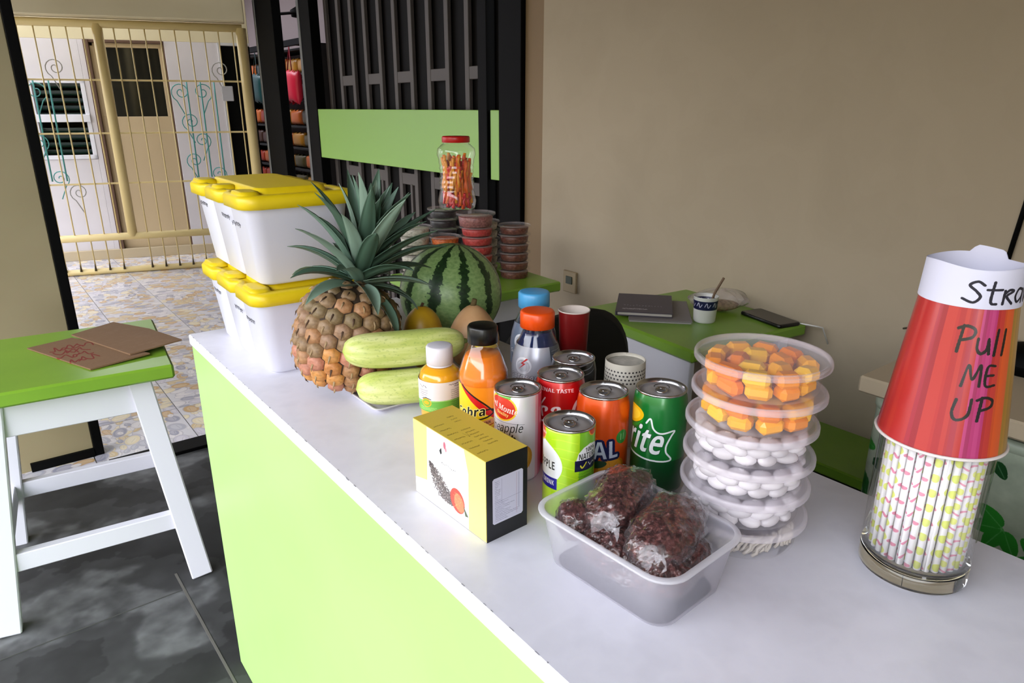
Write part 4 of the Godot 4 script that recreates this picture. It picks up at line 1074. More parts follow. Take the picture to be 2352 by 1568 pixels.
func build_bottles() -> void:
	# small juice bottle, white cap
	var P := Vector3(0.430, TOP, -0.702)
	var t := thing("juice_bottle", "small bottle of yellow juice with a white cap and green-white label", "bottle", P, facing(P))
	var glass := [Vector2(0, 0.0015), Vector2(0.020, 0.0), Vector2(0.0255, 0.002), Vector2(0.0270, 0.007), Vector2(0.0262, 0.020), Vector2(0.0270, 0.036), Vector2(0.0274, 0.040), Vector2(0.0274, 0.080), Vector2(0.0250, 0.0875), Vector2(0.0180, 0.0935), Vector2(0.0142, 0.096), Vector2(0.0142, 0.102)]
	part(t, "bottle_wall", lathe(glass, 40), M.pet)
	var liq := [Vector2(0, 0.0022)]
	for k in range(1, 10): liq.append(glass[k] * Vector2(0.955, 1.0) + Vector2(0, 0.0004))
	liq.append(Vector2(0, 0.0938))
	part(t, "juice", lathe(liq, 32), mat(Color(0.90, 0.64, 0.03), 0.2))
	part(t, "cap", cap_mesh(0.0165, 0.097, 0.1205), mat(Color(0.83, 0.82, 0.85), 0.4))
	part(t, "neck_ring", lathe([Vector2(0.0142, 0.0945), Vector2(0.0162, 0.095), Vector2(0.0162, 0.0965), Vector2(0.0142, 0.097)], 28), mat(Color(0.83, 0.82, 0.85), 0.4))
	var cv := Canvas.new(1024, 240, Color(0.86, 0.83, 0.83))
	cv.poly([Vector2(0, 150), Vector2(250, 170), Vector2(420, 148), Vector2(620, 140), Vector2(1024, 160), Vector2(1024, 240), Vector2(0, 240)], Color(0.40, 0.68, 0.26))
	cv.curve([Vector2(0, 158), Vector2(250, 178), Vector2(420, 155), Vector2(620, 147), Vector2(1024, 168)], 6.0, Color(0.62, 0.80, 0.46))
	for k in 4: cv.squiggle(330 + k * 20, 40, 14, 22, Color(0.10, 0.09, 0.10), rng, 5.0)
	cv.squiggle(575, 24, 90, 10, Color(0.18, 0.12, 0.12), rng, 3.0); cv.squiggle(620, 40, 60, 9, Color(0.18, 0.12, 0.12), rng, 3.0)
	for k in 5: cv.squiggle(318 + k * 6, 72 + k * 17, 95 - k * 10, 8, Color(0.35, 0.30, 0.34), rng, 2.0)
	for k in 10: cv.squiggle(590, 66 + k * 16, 160, 7, Color(0.26, 0.30, 0.22), rng, 1.6)
	cv.oval(395, 168, 44, 34, Color(0.88, 0.66, 0.10)); cv.oval(395, 168, 36, 26, Color(0.40, 0.68, 0.26)); cv.oval(395, 168, 26, 16, Color(0.88, 0.66, 0.10)); cv.curve([Vector2(360, 140), Vector2(395, 130), Vector2(435, 138)], 6, Color(0.10, 0.18, 0.08))
	for k in 3: cv.squiggle(330, 206 + k * 10, 150, 6, Color(0.8, 0.88, 0.6), rng, 1.6)
	var l := wrap_label([Vector2(0.0277, 0.0405), Vector2(0.0277, 0.080)], cv)
	part(t, "label", l[0], l[1])
	# energy drink, black cap
	P = Vector3(0.439, TOP, -0.621)
	t = thing("energy_drink_bottle", "orange energy drink bottle with a black cap and a yellow red label", "bottle", P, facing(P))
	glass = [Vector2(0, 0.002), Vector2(0.020, 0.0), Vector2(0.0265, 0.002), Vector2(0.0285, 0.009), Vector2(0.0280, 0.015), Vector2(0.0280, 0.096), Vector2(0.0292, 0.101), Vector2(0.0285, 0.109), Vector2(0.0235, 0.124), Vector2(0.0172, 0.139), Vector2(0.0142, 0.1445), Vector2(0.0142, 0.150)]
	part(t, "bottle_wall", lathe(glass, 40), M.pet)
	liq = [Vector2(0, 0.003)]
	for k in range(1, 9): liq.append(glass[k] * Vector2(0.955, 1.0) + Vector2(0, 0.0004))
	liq.append(Vector2(0.0195, 0.131)); liq.append(Vector2(0, 0.131))
	part(t, "drink", lathe(liq, 32), mat(Color(0.90, 0.47, 0.02), 0.15))
	part(t, "cap", cap_mesh(0.0172, 0.1435, 0.1650), mat(Color(0.025, 0.023, 0.022), 0.35))
	cv = Canvas.new(1024, 486, Color(0.88, 0.50, 0.04))
	var yel := Color(0.93, 0.78, 0.05)
	cv.poly([Vector2(150, 0), Vector2(335, 0), Vector2(470, 120), Vector2(600, 235), Vector2(560, 330), Vector2(330, 420), Vector2(150, 440)], yel)
	cv.poly([Vector2(330, 0), Vector2(360, 0), Vector2(480, 95), Vector2(605, 215), Vector2(600, 240), Vector2(520, 195), Vector2(430, 110)], Color(0.78, 0.05, 0.07))
	cv.curve([Vector2(345, 0), Vector2(480, 92), Vector2(540, 140), Vector2(615, 222)], 12.0, Color(0.10, 0.04, 0.04))
	write(cv, "Cobra", 405, 190, 66, Color(0.05, 0.04, 0.05), "Droid Sans", true, 0.95, 0.25, -0.16, 5.0, Color(0.96, 0.9, 0.55))
	cv.curve([Vector2(345, 252), Vector2(440, 248), Vector2(530, 222), Vector2(578, 188), Vector2(572, 162), Vector2(530, 164)], 10.0, Color(0.05, 0.04, 0.05))
	cv.poly([Vector2(350, 300), Vector2(580, 226), Vector2(590, 258), Vector2(365, 334)], Color(0.90, 0.62, 0.40))
	write(cv, "ENERGY DRINK", 470, 281, 20, Color(0.35, 0.08, 0.05), "Droid Sans", true, 0.95, 0.1, -0.31)
	cv.curve([Vector2(368, 342), Vector2(490, 304), Vector2(592, 264)], 7.0, Color(0.75, 0.1, 0.08))
	l = wrap_label([Vector2(0.0285, 0.018), Vector2(0.0285, 0.098)], cv)
	part(t, "label", l[0], l[1])
	# brown drink with a yellow cap, behind it
	P = Vector3(0.502, TOP, -0.702)
	t = thing("tea_bottle", "brown drink bottle with a yellow cap half hidden behind the black-capped bottle", "bottle", P, facing(P))
	glass = [Vector2(0, 0.002), Vector2(0.020, 0.0), Vector2(0.0245, 0.003), Vector2(0.0250, 0.07), Vector2(0.0220, 0.088), Vector2(0.0160, 0.100), Vector2(0.0125, 0.104), Vector2(0.0125, 0.112)]
	part(t, "bottle_wall", lathe(glass, 36), M.pet)
	liq = [Vector2(0, 0.003)]
	for k in range(1, 6): liq.append(glass[k] * Vector2(0.95, 1.0))
	liq.append(Vector2(0, 0.100))
	part(t, "drink", lathe(liq, 28), mat(Color(0.42, 0.21, 0.10), 0.25))
	part(t, "cap", cap_mesh(0.0150, 0.1035, 0.124), mat(Color(0.86, 0.76, 0.08), 0.35))
	cv = Canvas.new(512, 200, Color(0.72, 0.58, 0.12)); cv.rect(0, 0, 512, 26, Color(0.50, 0.26, 0.10)); cv.rect(0, 170, 512, 30, Color(0.50, 0.26, 0.10))
	l = wrap_label([Vector2(0.0253, 0.030), Vector2(0.0253, 0.068)], cv); part(t, "label", l[0], l[1])
	# sports drinks
	sports(Vector3(0.556, TOP, -0.663), Color(0.88, 0.30, 0.05), Color(0.03, 0.12, 0.32), true, 0.152, "blue sports drink with an orange cap and silver label")
	sports(Vector3(0.612, TOP, -0.738), Color(0.30, 0.62, 0.82), Color(0.30, 0.38, 0.46), false, 0.153, "pale sports drink with a light blue cap behind the orange-capped one")
	# red paper cup
	P = Vector3(0.655, TOP, -0.700)
	t = thing("red_paper_cup", "tall dark red paper cup with a white inside next to the sports drinks", "cup", P, 0.0)
	part(t, "wall", lathe([Vector2(0, 0.004), Vector2(0.0160, 0.004), Vector2(0.0160, 0.0), Vector2(0.0170, 0.0), Vector2(0.0222, 0.126)], 32, 0.0004), mat(Color(0.46, 0.04, 0.045), 0.4))
	part(t, "lining", lathe([Vector2(0.0216, 0.1265), Vector2(0.0160, 0.008), Vector2(0, 0.008)], 32, 0.0), mat(Color(0.85, 0.80, 0.76), 0.5))
	part(t, "rim", ring_mesh(0.0222, 0.0009, 0.1265), mat(Color(0.85, 0.80, 0.76), 0.5))
	# white cup upside down with dotted rows
	P = Vector3(0.600, TOP, -0.547)
	cv = Canvas.new(1024, 800, Color(0.70, 0.68, 0.63))
	for r_ in 4:
		for k in 34: cv.oval(8 + k * 30 + (r_ % 2) * 15, 70 + r_ * 34, 8.5, 8.5, Color(0.12, 0.10, 0.10))
	t = thing("dotted_cup", "pale paper cup standing upside down with rows of dark dots, behind the orange can", "cup", P, facing(P))
	part(t, "wall", lathe([Vector2(0.0275, 0.0), Vector2(0.0245, 0.108), Vector2(0.0238, 0.1085), Vector2(0.0232, 0.104)], 36, 0.0004), printed(cv, 0.6))
	part(t, "bottom_disc", lathe([Vector2(0.0234, 0.1035), Vector2(0, 0.1035)], 28, 0.0), textured(ramp_tex(64, 0.05, 81, [Color(0.60, 0.59, 0.55), Color(0.72, 0.70, 0.66)]), 0.7, 20.0))
	part(t, "rim", ring_mesh(0.0275, 0.0012, 0.0013), mat(Color(0.74, 0.72, 0.68), 0.5))

func ring_mesh(r: float, w: float, y: float, seg := 40) -> ArrayMesh:
	var p := []
	for k in 9: p.append(Vector2(r + cos(TAU * k / 8 + PI) * w, y - sin(TAU * k / 8) * w * -1.0))
	p.reverse()
	return lathe(p, seg, 0.0)

func sports(P: Vector3, capc: Color, drink: Color, silver: bool, H: float, label: String) -> void:
	var s := H / 0.163
	var t := thing("sports_bottle", label, "bottle", P, facing(P), "sports drink bottles")
	var R := 0.0335
	var glass := [Vector2(0, 0.003), Vector2(0.024, 0.0), Vector2(0.031, 0.002), Vector2(R, 0.008 * s), Vector2(R * 0.97, 0.022 * s), Vector2(R, 0.034 * s), Vector2(R * 0.97, 0.044 * s), Vector2(R, 0.052 * s), Vector2(R, 0.082 * s), Vector2(R * 0.93, 0.100 * s), Vector2(R * 0.80, 0.117 * s), Vector2(R * 0.62, 0.130 * s), Vector2(R * 0.585, 0.134 * s), Vector2(R * 0.585, 0.144 * s)]
	part(t, "bottle_wall", lathe(glass, 40), M.pet)
	var liq := [Vector2(0, 0.004)]
	for k in range(1, 13): liq.append(glass[k] * Vector2(0.955, 1.0))
	liq.append(Vector2(0, 0.134 * s))
	part(t, "drink", lathe(liq, 36), liquid(drink, 0.75) if silver else liquid(drink, 0.30))
	part(t, "cap", cap_mesh(R * 0.66, 0.139 * s, H), mat(capc, 0.35))
	var cv := Canvas.new(1024, 420, Color(0.70, 0.71, 0.76) if silver else Color(0.42, 0.47, 0.55))
	var ink := Color(0.24, 0.25, 0.30)
	cv.oval(415, 165, 62, 74, Color(0.88, 0.89, 0.92)); cv.oval(415, 172, 50, 60, Color(0.70, 0.71, 0.76))
	cv.curve([Vector2(452, 150), Vector2(452, 205), Vector2(415, 228), Vector2(378, 205), Vector2(372, 165), Vector2(395, 135)], 14.0, Color(0.80, 0.81, 0.85))
	cv.poly([Vector2(438, 98), Vector2(398, 150), Vector2(418, 152), Vector2(384, 205), Vector2(436, 146), Vector2(414, 142), Vector2(452, 104)], Color(0.72, 0.10, 0.12))
	write(cv, "GATORADE", 432, 272, 42, Color(0.82, 0.83, 0.87), "Droid Sans", true, 0.8, 0.15, 0.0, 3.0, ink)
	cv.rect(330, 312, 170, 44, Color(0.05, 0.07, 0.22)); write(cv, "NO SUGAR", 415, 334, 24, Color(0.75, 0.76, 0.82), "Droid Sans", true, 0.85)
	cv.rect(610, 0, 330, 420, Color(0.33, 0.35, 0.39) if silver else Color(0.35, 0.40, 0.47))
	for k in 18: cv.squiggle(625, 40 + k * 20, rng.randf_range(90, 290), 9, Color(0.62, 0.63, 0.66), rng, 2.4)
	cv.oval(620, 355, 20, 24, Color(0.72, 0.74, 0.80))
	var lp := []
	for k in range(7, 11): lp.append(glass[k] + Vector2(0.0004, 0))
	var fine := []
	for k in lp.size() - 1:
		for q in 4: fine.append((lp[k] as Vector2).lerp(lp[k + 1], q / 4.0))
	fine.append(lp[lp.size() - 1])
	part(t, "label", lathe(fine, 48, 0.0), printed(cv, 0.28, 0.3 if silver else 0.2))

# ------------------------------------------------------------------ cans
func can(label: String, P: Vector3, r: float, h: float, cv: Canvas, neck: float, off := 0.0, gloss := 0.3) -> void:
	var lift := 62; var moved := Image.create(cv.w, cv.h, false, Image.FORMAT_RGB8)
	moved.blit_rect(cv.img, Rect2i(0, lift, cv.w, cv.h - lift), Vector2i.ZERO)
	for y in lift: moved.blit_rect(cv.img, Rect2i(0, cv.h - 1, cv.w, 1), Vector2i(0, cv.h - lift + y))
	cv.img = moved
	var t := thing("drink_can", label, "can", P, facing(P, off), "drink cans")
	var prof := [Vector2(r * 0.76, 0.0), Vector2(r * 0.84, 0.0), Vector2(r * 0.97, 0.0045), Vector2(r, 0.009), Vector2(r, h - 0.016 * (1.0 if neck < 0.95 else 0.25)), Vector2(r * lerpf(neck, 1.0, 0.55), h - 0.0075 * (1.0 if neck < 0.95 else 0.4)), Vector2(r * neck, h - 0.0026)]
	part(t, "body", lathe(prof, 56, 0.0012), printed(cv, gloss, 0.25, {"clearcoat_enabled": true, "clearcoat": 0.5, "clearcoat_roughness": 0.12}))
	part(t, "base", lathe([Vector2(0, 0.004), Vector2(r * 0.70, 0.0025), Vector2(r * 0.77, 0.0)], 40), M.steel)
	part(t, "rim", lathe([Vector2(r * neck, h - 0.0028), Vector2(r * neck + 0.0009, h - 0.0022), Vector2(r * neck + 0.0011, h - 0.0006), Vector2(r * neck + 0.0004, h), Vector2(r * neck - 0.0010, h - 0.0002), Vector2(r * neck - 0.0024, h - 0.0045)], 48, 0.0), M.steel)
	var li := part(t, "lid", lathe([Vector2(r * neck - 0.0020, h - 0.0040), Vector2(r * neck - 0.0042, h - 0.0050), Vector2(r * neck - 0.0052, h - 0.0036), Vector2(r * 0.30, h - 0.0036), Vector2(r * 0.27, h - 0.0042), Vector2(0, h - 0.0042)], 48, 0.0), mat(Color(0.78, 0.77, 0.78), 0.5, 0.75))
	# pull tab: a ringed lever with its rivet, and the scored mouth
	var tab := []
	for k in 21: tab.append(Vector3(cos(TAU * k / 20) * 0.0056, h - 0.0022, sin(TAU * k / 20) * 0.0072 - 0.004))
	part(t, "pull_tab", tube(tab, 0.0011, 6), M.steel)
	part(t, "tab_plate", box(Vector3(0.009, 0.0010, 0.0085), 0.0004), M.steel, Vector3(0, h - 0.0024, 0.0012))
	part(t, "rivet", lathe([Vector2(0.0022, h - 0.0036), Vector2(0.0020, h - 0.0014), Vector2(0, h - 0.0012)], 12), M.steel, Vector3(0, 0, 0.001))
	var sc := []
	for k in 15: sc.append(Vector3(sin(-1.9 + 3.8 * k / 14) * 0.0080, h - 0.0035, 0.009 + cos(-1.9 + 3.8 * k / 14) * 0.0070))
	part(li, "score_line", tube(sc, 0.0005, 4), mat(Color(0.35, 0.35, 0.35), 0.4, 1.0))

func build_cans() -> void:
	var wht := Color(0.90, 0.91, 0.92)
	# green lemon-lime can
	var cv := Canvas.new(1024, 658, Color(0.02, 0.42, 0.15))
	cv.rect(0, 0, 1024, 40, Color(0.02, 0.46, 0.18)); cv.rect(0, 474, 1024, 184, Color(0.015, 0.27, 0.11))
	cv.oval(300, 232, 118, 62, Color(0.08, 0.55, 0.15), -0.25); cv.oval(306, 214, 112, 56, Color(0.02, 0.33, 0.12), -0.25)
	cv.oval(300, 205, 118, 60, Color(0.93, 0.74, 0.08), -0.2); cv.oval(300, 205, 92, 42, Color(0.96, 0.82, 0.20), -0.2)
	var star := [Vector2(436, 231), Vector2(462, 199), Vector2(483, 261), Vector2(528, 287), Vector2(609, 270), Vector2(591, 305), Vector2(565, 365), Vector2(566, 412), Vector2(596, 466), Vector2(470, 472), Vector2(256, 456), Vector2(80, 466)]
	cv.curve(star, 11.0, wht)
	write(cv, "Sprite", 330, 362, 162, wht, "Droid Sans", true, 0.68, 0.22, 0.03, 5.0, Color(0.02, 0.30, 0.12))
	can("green lemon-lime soda can with white lettering, next to the food tubs", Vector3(0.549, TOP, -0.447), 0.029, 0.117, cv, 0.90)
	# orange can
	cv = Canvas.new(1024, 608, Color(0.85, 0.30, 0.035))
	cv.rect(0, 0, 1024, 24, Color(0.88, 0.36, 0.05))
	cv.curve([Vector2(300, 250), Vector2(420, 285), Vector2(520, 335)], 5.0, Color(0.92, 0.48, 0.15))
	cv.oval(575, 520, 100, 70, Color(0.86, 0.52, 0.08), -0.3); cv.oval(575, 514, 80, 52, Color(0.93, 0.64, 0.14), -0.3)
	for k in 7: cv.stroke([Vector2(575, 514), Vector2(575, 514) + Vector2(cos(k * 0.9) * 74, sin(k * 0.9) * 48)], 3.0, Color(0.90, 0.52, 0.08))
	cv.oval(490, 492, 60, 26, Color(0.08, 0.26, 0.12), -0.2)
	write(cv, "ROYAL", 408, 404, 116, Color(0.82, 0.86, 0.94), "Droid Sans", true, 0.86, 0.06, -0.10, 17.0, Color(0.05, 0.08, 0.30))
	cv.oval(650, 312, 46, 46, Color(0.20, 0.56, 0.20), 0.1); cv.stroke([Vector2(640, 292), Vector2(640, 330)], 6, Color(0.6, 0.8, 0.55)); cv.stroke([Vector2(660, 292), Vector2(660, 330)], 6, Color(0.6, 0.8, 0.55))
	can("orange soda can with blue and white lettering", Vector3(0.511, TOP, -0.495), 0.029, 0.108, cv, 0.90)
	# red can
	cv = Canvas.new(1024, 618, Color(0.72, 0.03, 0.07))
	write(cv, "ORIGINAL TASTE", 440, 112, 24, Color(0.92, 0.82, 0.84), "Droid Sans", true, 1.25)
	write(cv, "Coca-Cola", 545, 250, 150, Color(0.94, 0.88, 0.90), "Droid Serif", true, 0.78, 0.35, -0.10)
	cv.curve([Vector2(330, 160), Vector2(370, 220), Vector2(390, 300)], 14.0, Color(0.94, 0.88, 0.90)); cv.curve([Vector2(410, 170), Vector2(360, 250), Vector2(330, 330)], 10.0, Color(0.94, 0.88, 0.90))
	can("red cola can with white script lettering, behind the lime green can", Vector3(0.503, TOP, -0.557), 0.029, 0.110, cv, 0.90)
	# black can
	cv = Canvas.new(1024, 600, Color(0.015, 0.015, 0.016))
	for k in 3: cv.curve([Vector2(560, 70 + k * 34), Vector2(640, 60 + k * 34), Vector2(700, 40 + k * 34)], 7.0, Color(0.42, 0.42, 0.44))
	write(cv, "ZERO", 470, 300, 80, Color(0.6, 0.6, 0.62), "Droid Sans", true)
	can("black soda can behind the red cola can", Vector3(0.560, TOP, -0.597), 0.0285, 0.106, cv, 0.90)
	# white pineapple juice can with a pink side
	cv = Canvas.new(1024, 658, Color(0.84, 0.83, 0.85))
	cv.rect(648, 0, 30, 658, Color(0.86, 0.66, 0.72)); cv.rect(678, 0, 200, 658, Color(0.83, 0.40, 0.52))
	cv.oval(395, 148, 116, 96, Color(0.93, 0.76, 0.18), 0.25); cv.oval(395, 148, 104, 84, Color(0.80, 0.16, 0.06), 0.25)
	cv.poly([Vector2(290, 10), Vector2(480, 30), Vector2(462, 80), Vector2(300, 62)], Color(0.36, 0.62, 0.20)); cv.poly([Vector2(310, 28), Vector2(440, 40), Vector2(440, 58), Vector2(310, 50)], Color(0.55, 0.76, 0.36))
	write(cv, "Del Monte", 396, 146, 40, Color(0.95, 0.88, 0.86), "Droid Serif", true, 0.86, 0.0, 0.22); write(cv, "Quality", 400, 194, 22, Color(0.95, 0.85, 0.5), "Droid Serif", true, 0.9, 0.0, 0.22)
	cv.stroke([Vector2(300, 250), Vector2(560, 262)], 3.0, Color(0.45, 0.45, 0.5)); cv.stroke([Vector2(300, 424), Vector2(560, 416)], 3.0, Color(0.45, 0.45, 0.5))
	write(cv, "Pineapple", 400, 305, 62, Color(0.09, 0.09, 0.10), "Droid Sans", false, 0.80, 0.25, -0.05); write(cv, "Crush", 410, 380, 60, Color(0.07, 0.07, 0.08), "Droid Sans", true, 0.80, 0.25, -0.08)
	cv.oval(545, 520, 74, 100, Color(0.78, 0.58, 0.18), 0.15); cv.oval(540, 512, 56, 80, Color(0.84, 0.68, 0.30), 0.15)
	for k in 6: cv.stroke([Vector2(490 + k * 18, 440), Vector2(500 + k * 20, 600)], 2.0, Color(0.62, 0.42, 0.12))
	can("white pineapple juice can with a red oval badge and a pink side", Vector3(0.443, TOP, -0.561), 0.0265, 0.107, cv, 0.965)
	# lime green juice can
	cv = Canvas.new(1024, 621, Color(0.48, 0.74, 0.08))
	cv.rect(330, 0, 250, 621, Color(0.66, 0.84, 0.10)); cv.rect(580, 0, 90, 621, Color(0.44, 0.70, 0.10))
	for k in 9: cv.curve([Vector2(400, 60 + k * 60), Vector2(470, 50 + k * 60), Vector2(570, 70 + k * 62)], 6.0, Color(0.74, 0.88, 0.18))
	cv.oval(270, 300, 205, 165, wht); cv.rect(150, 386, 292, 80, Color(0.08, 0.07, 0.55)); cv.rect(150, 466, 250, 155, Color(0.72, 0.86, 0.24))
	write(cv, "PINEAPPLE", 300, 300, 56, Color(0.10, 0.12, 0.14), "Droid Sans", true, 0.62); write(cv, "JUICE DRINK", 320, 426, 34, wht, "Droid Sans", true, 0.7)
	cv.oval(285, 95, 60, 66, Color(0.92, 0.72, 0.15)); cv.oval(285, 95, 50, 56, Color(0.78, 0.14, 0.06)); write(cv, "Del Monte", 285, 95, 22, wht, "Droid Serif", true, 0.8)
	var p := [Vector2(560, 250), Vector2(575, 200), Vector2(610, 165), Vector2(660, 148), Vector2(720, 160), Vector2(770, 200), Vector2(790, 250)]
	cv.poly(p, wht); cv.rect(552, 250, 250, 76, Color(0.05, 0.06, 0.22))
	write(cv, "100%", 668, 184, 30, Color(0.12, 0.14, 0.12), "Droid Sans", true, 0.9); write(cv, "NATURAL", 664, 226, 40, Color(0.12, 0.14, 0.12), "Droid Sans", true, 0.7)
	cv.curve([Vector2(590, 288), Vector2(604, 304), Vector2(632, 272)], 9.0, Color(0.85, 0.82, 0.2)); cv.squiggle(650, 288, 110, 26, wht, rng, 5.0)
	cv.oval(690, 62, 44, 40, Color(0.90, 0.60, 0.16)); cv.oval(690, 62, 36, 32, Color(0.78, 0.22, 0.08))
	for k in 12: cv.squiggle(575, 345 + k * 20, 190, 8, Color(0.28, 0.50, 0.06), rng, 2.2)
	can("short lime green juice can in front of the orange can", Vector3(0.438, TOP, -0.470), 0.0265, 0.101, cv, 0.965)

# ------------------------------------------------------------------ yellow tea box
func build_tea_box() -> void:
	var t := thing("tea_box", "yellow and black carton with a printed white panel, at the worktop edge", "carton", Vector3(0.3575, TOP, -0.5345), deg_to_rad(1.8))
	var sx := 0.051; var sy := 0.088; var sz := 0.127
	var yel := Color(0.90, 0.83, 0.42)
	var f := Canvas.new(1024, 710, Color(0.92, 0.88, 0.52))
	f.poly([Vector2(215, 0), Vector2(745, 0), Vector2(800, 200), Vector2(790, 710), Vector2(0, 710), Vector2(0, 560), Vector2(190, 520)], Color(0.93, 0.93, 0.93))
	for k in 160:                                             # seeds in a curved heap
		var a := rng.randf(); var cxy := Vector2(lerpf(250, 610, a), 330 + 210 * a + 70 * sin(a * 3.0)); var rr := 84.0 * sin(PI * clampf(a * 0.9 + 0.08, 0, 1))
		for q in 12:
			var o := cxy + Vector2(rng.randf_range(-1, 1), rng.randf_range(-1, 1)) * rr
			f.oval(o.x, o.y, rng.randf_range(5, 8), rng.randf_range(4, 6), [Color(0.36, 0.33, 0.32), Color(0.24, 0.21, 0.21), Color(0.50, 0.46, 0.44)][rng.randi() % 3])
	f.oval(520, 365, 150, 78, Color(0.86, 0.84, 0.85), 0.62); f.oval(528, 358, 128, 60, Color(0.95, 0.94, 0.95), 0.62)
	f.oval(640, 515, 100, 112, Color(0.80, 0.30, 0.24), -0.4); f.oval(662, 525, 66, 84, Color(0.88, 0.50, 0.34), -0.4)
	for k in 30: f.oval(640 + rng.randf_range(-60, 60), 520 + rng.randf_range(-70, 70), 3, 4, Color(0.92, 0.70, 0.45))
	f.poly([Vector2(720, 520), Vector2(790, 600), Vector2(745, 610)], Color(0.30, 0.36, 0.26))
	for k in 40: f.oval(rng.randf_range(380, 760), 610 + rng.randf_range(-30, 40), 3, 3, Color(0.62, 0.40, 0.36))
	f.poly([Vector2(395, 150), Vector2(425, 112), Vector2(432, 165), Vector2(410, 180)], Color(0.16, 0.16, 0.16)); f.oval(475, 75, 18, 34, Color(0.74, 0.40, 0.46)); f.oval(492, 108, 12, 20, Color(0.80, 0.52, 0.56))
	f.squiggle(440, 190, 130, 14, Color(0.62, 0.62, 0.62), rng, 2.0)
	for k in 9: f.squiggle(420 + k * 24, 250, 18, 24, Color(0.28, 0.28, 0.28), rng, 5.0)
	f.squiggle(480, 285, 150, 8, Color(0.5, 0.5, 0.5), rng, 2.0)
	var tp := Canvas.new(1024, 410, Color(0.85, 0.74, 0.28))
	for k in 7:
		tp.squiggle(300 + k * 10, 90 + k * 22, 240, 8, Color(0.46, 0.38, 0.10), rng, 2.4); tp.squiggle(690, 60 + k * 40, 260, 9, Color(0.46, 0.38, 0.10), rng, 2.4)
	for k in 3: tp.squiggle(300, 290 + k * 22, 170, 8, Color(0.46, 0.38, 0.10), rng, 2.0)
	tp.curve([Vector2(590, 190), Vector2(620, 170), Vector2(650, 200)], 6, Color(0.55, 0.46, 0.14))
	var en := Canvas.new(410, 710, Color(0.045, 0.045, 0.055))
	for e in [[Color(0.78, 0.78, 0.84), 0.0], [Color(0.70, 0.70, 0.78), 8.0]]:
		var o: float = e[1]
		en.poly([Vector2(60 + o, 185 + o), Vector2(75 + o, 172 + o), Vector2(350 - o, 172 + o), Vector2(365 - o, 185 + o), Vector2(365 - o, 560 - o), Vector2(350 - o, 574 - o), Vector2(75 + o, 574 - o), Vector2(60 + o, 560 - o)], e[0])
	en.rect(68, 180, 288, 386, Color(0.76, 0.76, 0.83))
	for k in 24:
		var y := 205 + k * 15
		en.squiggle(85, y, rng.randf_range(60, 250) if k > 11 else rng.randf_range(20, 60), 7, Color(0.40, 0.40, 0.50), rng, 1.8)
	en.stroke([Vector2(150, 190), Vector2(150, 380)], 2.0, Color(0.45, 0.45, 0.55)); en.stroke([Vector2(80, 385), Vector2(345, 380)], 2.0, Color(0.45, 0.45, 0.55)); en.stroke([Vector2(300, 190), Vector2(300, 550)], 2.0, Color(0.62, 0.40, 0.45)); en.stroke([Vector2(322, 190), Vector2(322, 500)], 3.0, Color(0.5, 0.5, 0.6))
	var h := Vector3(sx / 2, sy, sz / 2)
	var face := func(a: Vector3, b: Vector3, c: Vector3, d: Vector3) -> ArrayMesh:
		var st := begin(true); quad(st, a, b, c, d, Vector2(0, 1), Vector2(0, 0), Vector2(1, 0), Vector2(1, 1)); return done(st)
	part(t, "core", box(Vector3(sx - 0.0004, sy - 0.0004, sz - 0.0004), 0.0008), mat(yel, 0.5), Vector3(0, sy / 2, 0))
	part(t, "front_face", face.call(Vector3(-h.x, 0.0006, -h.z + 0.0006), Vector3(-h.x, h.y - 0.0006, -h.z + 0.0006), Vector3(-h.x, h.y - 0.0006, h.z - 0.0006), Vector3(-h.x, 0.0006, h.z - 0.0006)), printed(f, 0.35), Vector3(-0.0001, 0, 0), Vector3.ZERO, "white panel with a picture of seeds and a strawberry")
	part(t, "top_face", face.call(Vector3(-h.x, h.y, -h.z), Vector3(h.x, h.y, -h.z), Vector3(h.x, h.y, h.z), Vector3(-h.x, h.y, h.z)), _turned(tp), Vector3(0, 0.0001, 0))
	part(t, "end_face", face.call(Vector3(-h.x, 0, h.z), Vector3(-h.x, h.y, h.z), Vector3(h.x, h.y, h.z), Vector3(h.x, 0, h.z)), printed(en, 0.35), Vector3(0, 0, 0.0001), Vector3.ZERO, "black end with a white information label")

func _turned(cv: Canvas) -> StandardMaterial3D:
	cv.img.rotate_90(CLOCKWISE)
	return printed(cv, 0.4)

